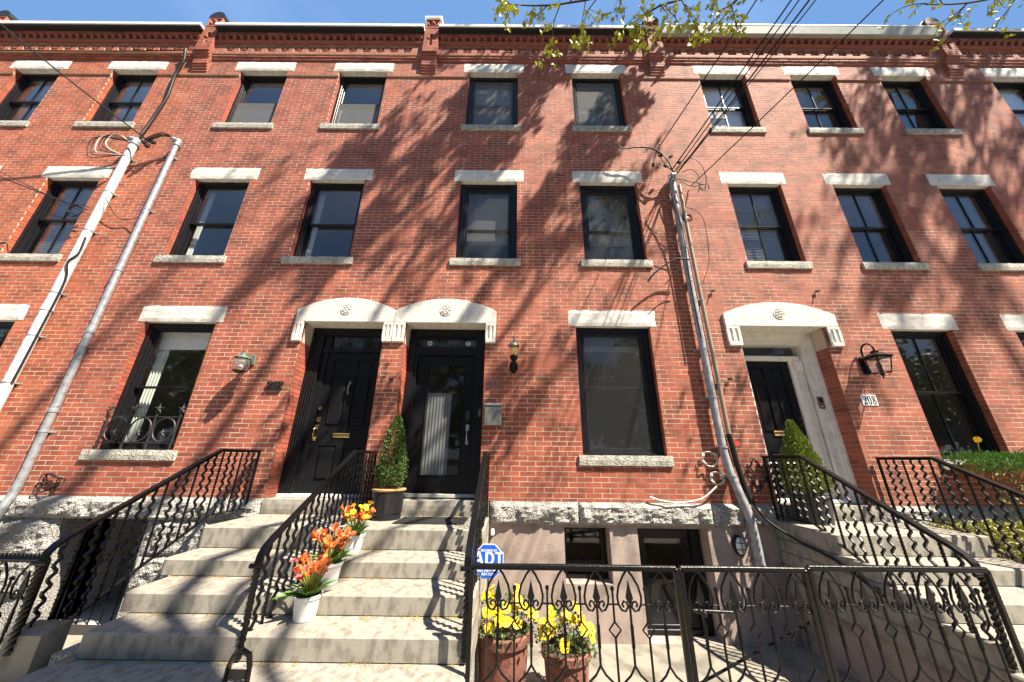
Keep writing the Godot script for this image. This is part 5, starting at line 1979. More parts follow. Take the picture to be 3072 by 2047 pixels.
func calla_pot(at: Vector3, label: String, seed_: int, mix: Array) -> void:
	rng.seed = seed_
	var o := thing("potted_callas", label, "flower pot", "white pots of orange calla lilies", at)
	var p := MB.new()
	p.lathe(Vector3.ZERO, [Vector2(0.001, 0.0), Vector2(0.066, 0.0), Vector2(0.072, 0.01), Vector2(0.088, 0.135), Vector2(0.096, 0.138), Vector2(0.097, 0.158), Vector2(0.090, 0.16), Vector2(0.086, 0.13), Vector2(0.001, 0.128)], 26)
	part(o, "pot", p, M.pot_white)
	var so := MB.new()
	so.lathe(Vector3.ZERO, [Vector2(0.0855, 0.136), Vector2(0.04, 0.142), Vector2(0.001, 0.14)], 16)
	part(o, "soil", so, M.soil)
	var st := MB.new()
	var lv := MB.new()
	for i in 34:
		var a := rng.randf() * TAU
		var lean := rng.randf_range(0.05, 0.5)
		var b := Vector3(cos(a) * 0.045 * rng.randf(), 0.138, sin(a) * 0.045 * rng.randf())
		var d := Vector3(cos(a) * lean, 1.0, sin(a) * lean).normalized()
		var l := rng.randf_range(0.12, 0.25)
		var tip := b + d * l + Vector3(cos(a), 0, sin(a)) * 0.02
		st.col = tint()
		st.tube([b, b + d * l * 0.6, tip], 0.0035, 5)
		if i < 29:
			var f := MB.new()
			calla_flower(f, tip, (d + Vector3(cos(a), 0.2, sin(a)) * 0.5 + Vector3(0, 0, 0.35)), rng.randf_range(0.028, 0.044))
			part(o, "flower", f, M[mix[rng.randi() % mix.size()]])
	for i in 16:
		var a := TAU * i / 16.0 + rng.randf()
		var up := rng.randf_range(0.4, 1.9)
		var m := MB.new()
		m.col = tint()
		blade(m, Vector3(cos(a) * 0.03, 0.14, sin(a) * 0.03), Vector3(cos(a), up, sin(a)).normalized(), rng.randf_range(0.15, 0.23), 0.05, rng.randf_range(0.15, 0.5))
		part(o, "leaf", m, M.leaf_fern)
	part(o, "stems", st, M.leaf_hedge)


func pansy_pot(at: Vector3, label: String, seed_: int, r: float, h: float) -> void:
	rng.seed = seed_
	var o := thing("clay_pot", label, "flower pot", "clay pots of yellow flowers", at)
	var p := MB.new()
	p.lathe(Vector3.ZERO, [Vector2(0.001, 0.0), Vector2(r * 0.72, 0.0), Vector2(r * 0.84, h * 0.45), Vector2(r * 0.9, h * 0.82), Vector2(r * 0.99, h * 0.84), Vector2(r, h * 0.97), Vector2(r * 0.95, h), Vector2(r * 0.86, h * 0.96), Vector2(r * 0.84, h * 0.8), Vector2(0.001, h * 0.8)], 30)
	part(o, "pot", p, M.pot_clay)
	var so := MB.new()
	so.lathe(Vector3.ZERO, [Vector2(r * 0.86, h * 0.88), Vector2(r * 0.5, h * 0.95), Vector2(0.001, h * 0.96)], 18)
	part(o, "soil", so, M.soil)
	var lv := MB.new()
	for i in 420:
		var a := rng.randf() * TAU
		var rr := r * 1.15 * sqrt(rng.randf())
		var top := 0.27 * (1.0 - pow(rr / (r * 1.2), 2.0)) + 0.04
		var q := Vector3(cos(a) * rr, h + rng.randf_range(-0.06, top), sin(a) * rr)
		lv.col = tint(0.4)
		var d := (Vector3(cos(a), 0.4, sin(a)) + rand_dir() * 0.7).normalized()
		leaf2(lv, q, d, (rand_dir() + Vector3.UP * 1.3).normalized(), rng.randf_range(0.03, 0.055), rng.randf_range(0.02, 0.034))
	part(o, "foliage", lv, M.leaf_dark).set_meta("kind", "stuff")
	for i in 34:
		var a := rng.randf() * TAU
		var rr := r * 1.12 * sqrt(rng.randf())
		var top := 0.29 * (1.0 - pow(rr / (r * 1.25), 2.0)) + 0.05
		var q := Vector3(cos(a) * rr, h + top * rng.randf_range(0.45, 1.02), sin(a) * rr)
		var f := MB.new()
		var n := (Vector3(cos(a) * 0.6, 0.55, sin(a) * 0.6 + 0.75) + rand_dir() * 0.35).normalized()
		var u := n.cross(Vector3.UP).normalized()
		var v := u.cross(n)
		var s := rng.randf_range(0.030, 0.044)
		for k in 5:
			var b := TAU * k / 5.0 + PI / 2
			var d := u * cos(b) + v * sin(b)
			var e := n.cross(d)
			var w := s * 0.62
			var c := q + n * rng.randf_range(0.0, 0.008)
			var pts := [c, c + d * s * 0.5 + e * w, c + d * s * 0.95 + e * w * 0.7 + n * 0.006, c + d * s * 1.08 + n * 0.01, c + d * s * 0.95 - e * w * 0.7 + n * 0.004, c + d * s * 0.5 - e * w]
			for j in range(1, 5):
				f.tri(pts[0], pts[j], pts[j + 1])
		part(o, "flower", f, M.petal_yellow)


func cone_plant(nm: String, label: String, at: Vector3, height: float, r: float, leaves: int, lm: Material, size: float, upright: float, power := 0.85) -> Node3D:
	var o := thing(nm, label, "potted tree", "potted cone evergreens", at)
	var w := MB.new()
	w.tube([Vector3(0, -0.02, 0), Vector3(0.01, height * 0.5, 0), Vector3(0, height * 0.85, 0)], [0.018, 0.012, 0.004], 7)
	for i in 30:
		var t := rng.randf_range(0.05, 0.8)
		var a := rng.randf() * TAU
		var e := Vector3(cos(a), 0.8, sin(a)) * r * (1 - t) * 0.8
		w.tube([Vector3(0, height * t, 0), Vector3(0, height * t, 0) + e], 0.004, 4)
	part(o, "trunk", w, M.twig)
	var lv := MB.new()
	for i in leaves:
		var t := pow(rng.randf(), 1.35)
		var a := rng.randf() * TAU
		var prof := pow(1.0 - t, power) * 1.02 + 0.02
		if t < 0.16: prof *= 0.62 + t * 2.4
		var bump := 1.0 + 0.2 * noise.get_noise_3d(cos(a) * 60.0, t * 130.0, sin(a) * 60.0) * 2.0
		var rr := r * prof * bump * (1.0 - 0.45 * pow(rng.randf(), 2.2))
		var q := Vector3(cos(a) * rr, 0.03 + t * height, sin(a) * rr)
		lv.col = tint(0.35)
		var d := (Vector3(cos(a), upright, sin(a)) + rand_dir() * 0.8).normalized()
		leaf2(lv, q, d, (rand_dir() + Vector3(cos(a), 0.6, sin(a))).normalized(), size * rng.randf_range(0.7, 1.3), size * 0.62)
	part(o, "crown", lv, lm)
	return o


func plants() -> void:
	calla_pot(Vector3(-1.515, 0.143, 1.63), "white pot of red and orange callas, lowest of three on the steps", 11, ["petal_orange", "petal_red", "petal_orange", "petal_dark"])
	calla_pot(Vector3(-1.515, 0.278, 1.35), "white pot of orange callas, middle of three on the steps", 12, ["petal_orange", "petal_orange", "petal_dark"])
	calla_pot(Vector3(-1.525, 0.410, 0.93), "white pot of orange callas, highest of three on the steps", 13, ["petal_orange", "petal_orange", "petal_yellow"])
	pansy_pot(Vector3(-0.06, -0.66, 0.92), "clay pot of yellow flowers beside the stoop, under the blue sign", 21, 0.25, 0.50)
	pansy_pot(Vector3(0.49, -0.66, 0.98), "clay pot of yellow flowers standing farther from the stoop", 22, 0.215, 0.40)
	rng.seed = 31
	var o := cone_plant("boxwood_cone", "clipped boxwood cone in a glossy black pot between the doors", Vector3(-1.47, 0.93, 0.26), 0.82, 0.185, 5600, M.leaf_box, 0.026, 0.35, 0.62)
	var p := MB.new()
	p.lathe(Vector3(0, -0.332, 0), [Vector2(0.001, 0.0), Vector2(0.165, 0.0), Vector2(0.172, 0.02), Vector2(0.168, 0.05), Vector2(0.176, 0.07), Vector2(0.186, 0.30)], 34)
	part(o, "pot", p, M.pot_black)
	p = MB.new()
	p.lathe(Vector3(0, -0.332, 0), [Vector2(0.186, 0.30), Vector2(0.2, 0.312), Vector2(0.2, 0.325), Vector2(0.18, 0.332), Vector2(0.165, 0.32), Vector2(0.16, 0.29)], 34)
	part(o, "rim", p, M.pot_rim)
	p = MB.new()
	p.lathe(Vector3(0, -0.332, 0), [Vector2(0.168, 0.295), Vector2(0.08, 0.312), Vector2(0.001, 0.318)], 20)
	part(o, "mulch", p, M.mulch)
	o = cone_plant("arborvitae", "bushy golden arborvitae in a dark pot beside the white door frame", Vector3(3.62, 0.90, 0.20), 0.84, 0.27, 5200, M.leaf_thuja, 0.034, 1.5)
	p = MB.new()
	p.lathe(Vector3(0, -0.302, 0), [Vector2(0.001, 0.0), Vector2(0.16, 0.0), Vector2(0.2, 0.29), Vector2(0.215, 0.295), Vector2(0.21, 0.31), Vector2(0.18, 0.30), Vector2(0.175, 0.28)], 30)
	part(o, "pot", p, M.pot_lead)
	p = MB.new()
	p.lathe(Vector3(0, -0.302, 0), [Vector2(0.178, 0.28), Vector2(0.001, 0.3)], 18)
	part(o, "soil", p, M.soil)
	# window box of juniper
	rng.seed = 41
	var w := thing("window_box", "window box of green juniper with dry trailing vine at house 208", "window box", "", Vector3(6.25, 1.10, 0.06))
	p = MB.new()
	p.prism(PackedVector2Array([Vector2(0.0, 0.0), Vector2(0.16, 0.0), Vector2(0.2, 0.19), Vector2(0.18, 0.19), Vector2(0.15, 0.03), Vector2(0.0, 0.03)]), -0.62, 0.62, Transform3D(Basis(Vector3.BACK, Vector3.UP, Vector3.LEFT), Vector3.ZERO))
	p.box(Vector3(-0.62, 0.03, 0.0), Vector3(0.62, 0.17, 0.155))
	part(w, "box", p, M.mulch)
	var lv := MB.new()
	for i in 3600:
		var q := Vector3(rng.randf_range(-0.68, 0.68), 0.0, 0.0)
		var hh := 0.12 + 0.06 * noise.get_noise_2d(q.x * 300.0, 3.0)
		q += Vector3(0, rng.randf_range(0.08, 0.18 + hh), rng.randf_range(0.0, 0.3))
		lv.col = tint(0.4)
		leaf2(lv, q, (rand_dir() * 0.7 + Vector3(0, 0.8, 0.5)).normalized(), rand_dir(), rng.randf_range(0.03, 0.055), 0.013)
	part(w, "juniper", lv, M.leaf_fern)
	var vn := MB.new()
	for i in 9:
		var x := rng.randf_range(-0.5, 0.0)
		var pts := [Vector3(x, 0.18, 0.18), Vector3(x + 0.03, 0.1, 0.24), Vector3(x + rng.randf_range(-0.1, 0.1), -0.1, 0.22), Vector3(x + rng.randf_range(-0.1, 0.15), -0.3, 0.2)]
		vn.tube(curve(pts, 4), 0.003, 4)
	part(w, "vine", vn, M.twig)
	lv = MB.new()
	for i in 130:
		var x := rng.randf_range(-0.5, 0.1)
		lv.col = tint(0.4)
		leaf2(lv, Vector3(x, rng.randf_range(-0.32, 0.14), rng.randf_range(0.2, 0.26)), rand_dir(), Vector3(0.2, 0.3, 1).normalized(), 0.035, 0.026)
	part(w, "vine_leaves", lv, M.leaf_hedge)
	for i in 2:
		var st := MB.new()
		st.tube([Vector3(-0.35 + i * 0.45, 0.2, 0.12), Vector3(-0.33 + i * 0.5, 0.34, 0.14), Vector3(-0.36 + i * 0.58, 0.44 - i * 0.05, 0.18)], 0.006, 5)
		part(w, "stem", st, M.leaf_hedge)
		var fl := MB.new()
		calla_flower(fl, Vector3(-0.36 + i * 0.58, 0.44 - i * 0.05, 0.18), Vector3(0.6 * (i * 2 - 1), 0.3, 0.6), 0.045)
		part(w, "flower", fl, M.petal_orange if i else M.petal_yellow)
	# hedge by the 208 stoop
	var hd := thing("hedge", "low yellow-green hedge behind the far railing of the 208 stoop", "hedge", "", Vector3(5.75, 0.0, 0.62))
	p = MB.new()
	p.box(Vector3(-0.92, -0.66, -0.6), Vector3(2.4, 0.12, 0.75))
	part(hd, "planting_bed", p, M.soil)
	lv = MB.new()
	for i in 9000:
		var x := rng.randf_range(-0.9, 1.9)
		var z := rng.randf_range(-0.5, 0.5)
		var top := 0.66 + 0.09 * noise.get_noise_2d(x * 110.0, z * 90.0) - 0.35 * z * z
		var q := Vector3(x, 0.12 + (top - 0.12) * (1.0 - 0.75 * pow(rng.randf(), 1.8)), z)
		lv.col = tint(0.45)
		leaf2(lv, q, (rand_dir() + Vector3(0, 0.5, 0.4)).normalized(), (rand_dir() + Vector3.UP).normalized(), rng.randf_range(0.022, 0.04), 0.02)
	part(hd, "foliage", lv, M.leaf_hedge)
	var tw := MB.new()
	for i in 70:
		var x := rng.randf_range(-0.85, 1.8)
		var z := rng.randf_range(-0.4, 0.4)
		tw.tube([Vector3(x, 0.1, z), Vector3(x + rng.randf_range(-0.1, 0.1), 0.5, z + rng.randf_range(-0.1, 0.1))], 0.005, 4)
	part(hd, "stems", tw, M.twig)
	# litter on the steps
	var li := MB.new()
	for i in 5200:
		var s := rng.randi() % 5
		var z0: float = 0.03 if s == 0 else SZ[s - 1]
		var y: float = LV[s]
		var d := absf(rng.randfn(0.0, 0.022)) + 0.003 if rng.randf() < 0.8 else rng.randf_range(0.0, 0.28)
		var x := rng.randf_range(-2.95, -0.32)
		if noise.get_noise_2d(x * 40.0, s * 50.0) < -0.05 and d < 0.1: continue
		var a := rng.randf() * TAU
		var r := rng.randf_range(0.003, 0.008)
		var q := Vector3(x, y + 0.0025, z0 + d)
		var e := Vector3(cos(a), 0, sin(a)) * r
		var f := Vector3(-sin(a), rng.randf_range(-0.2, 0.3), cos(a)) * r * 0.6
		li.quad(q - e, q + f + Vector3(0, 0.002, 0), q + e, q - f)
	tag(part(self, "pollen_litter", li, M.pollen), "yellow brown catkin litter gathered in the corners of the steps", "litter", "", "stuff")


# ---------------------------------------------------------------- trees
func lift(s: Array) -> Vector3:
	# the point on the sun's ray through (s0, s1) on the facade, s2 metres in front of it
	return Vector3(s[0], s[1], 0.0) + SUN_TO * s[2]


func limb(wood: MB, pts: Array, r0: float, r1: float, k := 5) -> Array:
	var c := curve(pts, k)
	var rs := []
	for i in c.size(): rs.append(lerpf(r0, r1, float(i) / (c.size() - 1)))
	wood.tube(c, rs, 7)
	return c


func twigs(wood: MB, lv: MB, at: Vector3, dir: Vector3, l: float, r: float, leaf: float, dens: int, depth: int, droop := 0.15) -> void:
	var pts := [at]
	var d := dir.normalized()
	var p := at
	for i in 4:
		d = (d + rand_dir() * 0.28 + Vector3(0, -droop * 0.5, 0)).normalized()
		p = p + d * l / 4.0
		pts.append(p)
	var rs := []
	for i in 5: rs.append(lerpf(r, r * 0.45, i / 4.0))
	wood.tube(pts, rs, 5 if depth > 0 else 4)
	if depth > 0:
		for i in 4:
			var k := 1 + (i % 4)
			var q: Vector3 = pts[k]
			twigs(wood, lv, q, (d * 0.7 + rand_dir() * 0.9 + Vector3(0, -droop, 0)), l * rng.randf_range(0.4, 0.65), r * 0.5, leaf, dens, depth - 1, droop)
	if depth <= 1:
		for i in dens:
			var t := rng.randf_range(0.25, 1.0) * 4.0
			var k := mini(int(t), 3)
			var a: Vector3 = pts[k]
			var b: Vector3 = pts[k + 1]
			var q := a.lerp(b, t - k)
			lv.col = tint(0.22)
			var o := (rand_dir() + d * 0.4 + Vector3(0, -0.3, 0)).normalized()
			lobed(lv, q + o * leaf * 0.3, o, rand_dir(), leaf * rng.randf_range(0.6, 1.25))


func make_tree(nm: String, label: String, trunk: Array, tr: float, limbs: Array, leaf: float, dens: int, subs: int, sublen: float, lm: Material, extra := [], reach := Vector3.ZERO) -> Node3D:
	var o := thing(nm, label, "tree", "street trees")
	var wood := MB.new()
	var lv := MB.new()
	limb(wood, trunk, tr, tr * 0.6)
	for L in limbs:
		var pts := []
		for s in L.p: pts.append(s if s is Vector3 else lift(s))
		pts.push_front(trunk[trunk.size() - 1])
		var c := limb(wood, pts, L.get("r", 0.10), 0.012)
		var n: int = L.get("n", subs)
		for i in n:
			var t := lerpf(L.get("from", 0.62), 1.0, (i + rng.randf()) / n)
			var k := mini(int(t * (c.size() - 1)), c.size() - 2)
			var tan: Vector3 = (c[k + 1] - c[k]).normalized()
			twigs(wood, lv, c[k], tan * 0.5 + rand_dir() * 0.6 + L.get("reach", reach), sublen * rng.randf_range(0.6, 1.2), 0.018, leaf, L.get("dens", dens), 2)
	for e in extra:
		var c := limb(wood, e.p, e.r, 0.006)
		for i in e.n:
			var t := lerpf(0.2, 1.0, (i + rng.randf()) / e.n)
			var k := mini(int(t * (c.size() - 1)), c.size() - 2)
			twigs(wood, lv, c[k], (c[k + 1] - c[k]).normalized() * 0.6 + rand_dir() * 0.6 + Vector3(0, e.get("down", -0.5), 0), e.l * rng.randf_range(0.6, 1.2), 0.008, e.leaf, e.dens, 1, 0.35)
	part(o, "trunk", wood, M.bark)
	part(o, "crown", lv, lm)
	return o


func trees() -> void:
	rng.seed = 77
	make_tree("street_tree", "tall street tree whose leafy twigs hang into the top centre of the picture", [Vector3(6.6, -0.2, 6.9), Vector3(6.4, 4.0, 6.8), Vector3(5.8, 8.6, 6.6)], 0.3, [
		{"p": [[-7.8, -1.5, 6.3], [-6.9, 1.0, 5.9], [-6.1, 3.0, 5.4], [-5.4, 4.2, 5.0]], "r": 0.16, "n": 3, "dens": 2},
		{"p": [[-6.8, -1.5, 6.2], [-5.5, 1.0, 5.5], [-4.6, 3.0, 4.6], [-3.7, 5.0, 3.6], [-3.0, 6.2, 2.9]], "r": 0.17, "n": 8},
		{"p": [[-6.0, -2.0, 6.2], [-4.2, 1.0, 5.2], [-3.2, 3.4, 4.0], [-2.2, 5.6, 2.9], [-1.6, 7.0, 2.2]], "r": 0.14, "n": 11},
		{"p": [[-5.5, -3.0, 6.0], [-3.0, 1.2, 4.8], [-1.9, 3.8, 3.6], [-0.9, 6.0, 2.5], [-0.3, 7.4, 1.9]], "r": 0.11, "n": 13},
		{"p": [[-5.0, -4.0, 6.0], [-2.0, 1.0, 4.6], [-0.7, 3.4, 3.5], [0.4, 5.4, 2.5], [1.0, 6.8, 1.9]], "r": 0.10, "n": 12},
		{"p": [[-4.8, -4.5, 6.0], [-1.6, 1.0, 4.4], [0.0, 3.2, 3.4], [1.1, 4.9, 2.7]], "r": 0.08, "n": 6, "dens": 4},
		{"p": [[-4.5, -5.0, 6.0], [-1.2, 0.2, 4.6], [0.3, 2.0, 3.9], [1.0, 3.0, 3.4]], "r": 0.07, "n": 3, "dens": 2},
	], 0.09, 11, 12, 1.0, M.leaf_tree, [
		{"p": [Vector3(4.2, 10.5, 3.6), Vector3(2.6, 8.6, 2.4), Vector3(1.5, 7.45, 2.0), Vector3(0.6, 7.15, 1.9), Vector3(-0.2, 7.25, 1.85)], "r": 0.03, "n": 13, "l": 0.62, "leaf": 0.065, "dens": 8},
		{"p": [Vector3(4.2, 10.5, 3.6), Vector3(3.3, 8.6, 2.5), Vector3(2.5, 7.4, 2.0), Vector3(1.9, 7.0, 1.95), Vector3(1.5, 6.7, 1.9)], "r": 0.026, "n": 11, "l": 0.65, "leaf": 0.065, "dens": 8, "down": -0.8},
		{"p": [Vector3(4.6, 9.6, 3.0), Vector3(3.7, 8.0, 2.2), Vector3(3.0, 7.2, 1.95), Vector3(2.7, 7.0, 1.9)], "r": 0.022, "n": 6, "l": 0.5, "leaf": 0.065, "dens": 8}], Vector3(0, 0.05, -0.75))
	rng.seed = 78
	make_tree("street_tree", "street tree whose twigs reach into the top right corner", [Vector3(16.9, -0.2, 6.3), Vector3(16.7, 4.0, 6.2), Vector3(16.5, 8.2, 6.0)], 0.28, [
		{"p": [[7.6, -3.0, 5.5], [7.4, 1.0, 5.0], [7.2, 3.5, 4.2], [6.6, 5.5, 3.6], [6.2, 7.2, 3.0]], "r": 0.12},
		{"p": [[8.0, -3.0, 5.5], [8.2, 1.0, 5.0], [8.4, 4.0, 4.2], [8.6, 6.5, 3.2], [8.8, 8.6, 2.6]], "r": 0.12},
		{"p": [[7.0, -3.0, 5.4], [6.3, 0.8, 5.0], [5.9, 3.0, 4.4], [5.6, 5.2, 3.8]], "r": 0.10, "n": 5},
		{"p": [[8.4, -3.0, 5.5], [9.2, 2.0, 4.8], [9.8, 5.0, 4.0], [10.2, 8.0, 3.0]], "r": 0.11},
		{"p": [[7.4, -3.0, 5.5], [7.8, 2.0, 4.6], [7.6, 5.0, 3.8], [7.7, 7.8, 2.9]], "r": 0.10},
	], 0.09, 8, 11, 1.05, M.leaf_tree, [
		{"p": [Vector3(10.5, 11.0, 3.4), Vector3(8.6, 8.9, 2.4), Vector3(7.3, 7.65, 2.0), Vector3(6.4, 7.3, 1.9), Vector3(5.6, 7.2, 1.9)], "r": 0.03, "n": 14, "l": 0.55, "leaf": 0.06, "dens": 4, "down": -0.2}], Vector3(0, 0.2, -0.4))
	# trees across the street, mirrored in the panes
	var kinds := []
	for q in 3:
		rng.seed = 79 + q
		var limbs := []
		for k in 12:
			var a := TAU * k / 12.0 + rng.randf() * 0.4
			var hh := rng.randf_range(2.5, 9.5)
			limbs.append({"p": [Vector3(cos(a) * 1.0, hh * 0.8 + 1.0, sin(a) * 1.0), Vector3(cos(a) * 2.3, hh + 0.8, sin(a) * 2.3), Vector3(cos(a) * 3.6, hh + rng.randf() * 2.0, sin(a) * 3.4)], "r": 0.09, "n": 6, "from": 0.15})
		kinds.append(make_tree("far_tree", "", [Vector3(0, 0, 0), Vector3(0.1, 1.6, 0), Vector3(0, 2.8, 0)], 0.24, limbs, 0.30, 5, 6, 2.0, M.leaf_far))
	var place := ["farthest left", "second from the left", "third from the left", "fourth from the left", "fifth from the left", "left of the middle", "in the middle", "right of the middle", "fifth from the right", "fourth from the right", "third from the right", "second from the right", "farthest right"]
	for i in 13:
		var t: Node3D = kinds[i] if i < 3 else kinds[i % 3].duplicate()
		if i >= 3:
			t.name = numbered("far_tree")
			add_child(t)
		t.position = Vector3(-39.0 + i * 6.5, -0.2, 17.0 + (i * 7 % 3))
		t.rotation.y = i * 1.3
		t.set_meta("group", "trees across the street")
		t.set_meta("label", "leafy tree across the street, %s of the row" % place[i])


# ---------------------------------------------------------------- basements
func basements(h212: Node3D, h210: Node3D, h208: Node3D, h214: Node3D, h206: Node3D) -> void:
	base_course(h210, [-0.27, 0.845, 2.515, 2.932])
	base_course(h208, [2.938, 3.37])
	base_course(h208, [4.64, 6.0, 7.4, 9.0])
	base_course(h212, [-6.56, -4.9, -3.12])
	base_course(h214, [-8.3, -6.57])
	# pier and door-step stones at landing level
	for d in [[h212, -3.12, -1.81], [h210, -1.80, -0.28], [h208, 3.375, 4.64]]:
		part(d[0], "door_step", stone_block(Vector3(d[1] + 0.003, 0.60, -0.4), Vector3(d[2] - 0.003, 0.766, 0.03), 0.008), M.granite)
	# 210: rendered basement wall with a window and a door
	var holes := [[0.655, -0.1, 1.213, 0.487], [1.555, -0.655, 2.42, 0.487]]
	var w := MB.new()
	for r in solid_rects(-0.3, -0.66, 3.3, 0.527, holes):
		w.box(Vector3(r[0], r[1], -0.6), Vector3(r[2], r[3], -0.012))
	var bw := part(h210, "basement_wall", w, M.stucco)
	var f := MB.new()
	ring(f, 0.655, -0.1, 1.19, 0.487, 0.05, -0.28, -0.2)
	f.box(Vector3(0.70, 0.06, -0.27), Vector3(1.14, 0.10, -0.21))
	f.box(Vector3(0.70, -0.06, -0.27), Vector3(1.14, 0.06, -0.24))
	var bwin := part(bw, "window", f, M.black_paint)
	var g := MB.new()
	g.quad(Vector3(0.70, 0.1, -0.24), Vector3(1.14, 0.1, -0.24), Vector3(1.14, 0.44, -0.24), Vector3(0.70, 0.44, -0.24))
	part(bwin, "pane", g, M.glass)
	g = MB.new()
	g = room_box(0.3, -0.6, 1.5, 0.52, -0.601, -3.5)
	part(bwin, "room", g, M.plaster)
	f = MB.new()
	ring(f, 1.555, -0.655, 2.40, 0.487, 0.06, -0.28, -0.2)
	f.box(Vector3(2.28, -0.65, -0.28), Vector3(2.34, 0.43, -0.19))
	var bd := part(bw, "door_frame", f, M.black_paint)
	f = MB.new()
	ring(f, 1.615, -0.65, 2.28, 0.427, 0.09, -0.27, -0.235)
	part(bw, "door", f, M.door_black)
	g = MB.new()
	g.quad(Vector3(1.7, -0.56, -0.25), Vector3(2.19, -0.56, -0.25), Vector3(2.19, 0.34, -0.25), Vector3(1.7, 0.34, -0.25))
	part(bd, "pane", g, M.glass)
	g = MB.new()
	g = room_box(1.51, -0.655, 2.9, 0.52, -0.601, -3.5)
	part(bd, "room", g, M.plaster)
	f = MB.new()
	f.cbox(Vector3(-0.245, 0.40, 0.0), Vector3(-0.20, 0.47, 0.07), 0.01)
	tag(part(self, "junction_box", f, M.frosted), "small white junction box under the granite beside the stoop", "junction box")
	# plinth along the rendered wall
	# 212: rubble granite and a dark basement doorway with an iron grille
	var bx := MB.new()
	bx.box(Vector3(-8.2, -0.66, -0.6), Vector3(-5.575, 0.523, -0.012))
	bx.box(Vector3(-4.49, -0.66, -0.6), Vector3(-3.1, 0.523, -0.012))
	var rw := part(h212, "basement_wall", bx, M.rock_face)
	for r in [[-8.2, 0.10, -7.0, 0.515], [-6.99, 0.12, -5.58, 0.515], [-8.2, -0.28, -6.4, 0.09], [-6.39, -0.28, -5.58, 0.11], [-4.485, 0.14, -3.12, 0.515], [-4.485, -0.24, -3.12, 0.13]]:
		part(rw, "granite_block", rock_block(r[0] + 0.005, r[1], r[2] - 0.005, r[3], -0.3, -0.01, 0.06), M.rock_face)
	part(rw, "passage", room_box(-5.575, -0.66, -4.49, 0.524, -0.3, -2.2), M.plaster)
	var gr := MB.new()
	for i in 8:
		var x := -5.5 + i * 0.135
		gr.tube([Vector3(x, -0.66, -0.3), Vector3(x, 0.48, -0.3)], 0.008, 6)
		var sp := []
		for k in 14:
			var a := k * 0.55
			sp.append(Vector3(x + 0.067 + cos(a) * (0.055 - k * 0.0032), 0.02 + sin(a) * (0.07 - k * 0.004) + (i % 2) * 0.12, -0.3))
		gr.tube(sp, 0.006, 5)
	part(rw, "grille", gr, M.iron)
	# 208: side of the stoop in the areaway
	var lw := MB.new()
	lw.box(Vector3(3.30, -0.66, -0.6), Vector3(9.2, 0.523, -0.012))
	part(h208, "basement_wall", lw, M.stucco)
	var lw2 := MB.new()
	lw2.box(Vector3(9.2, -0.66, -0.6), Vector3(14.0, 0.77, -0.012))
	part(h206, "basement_wall", lw2, M.stucco)


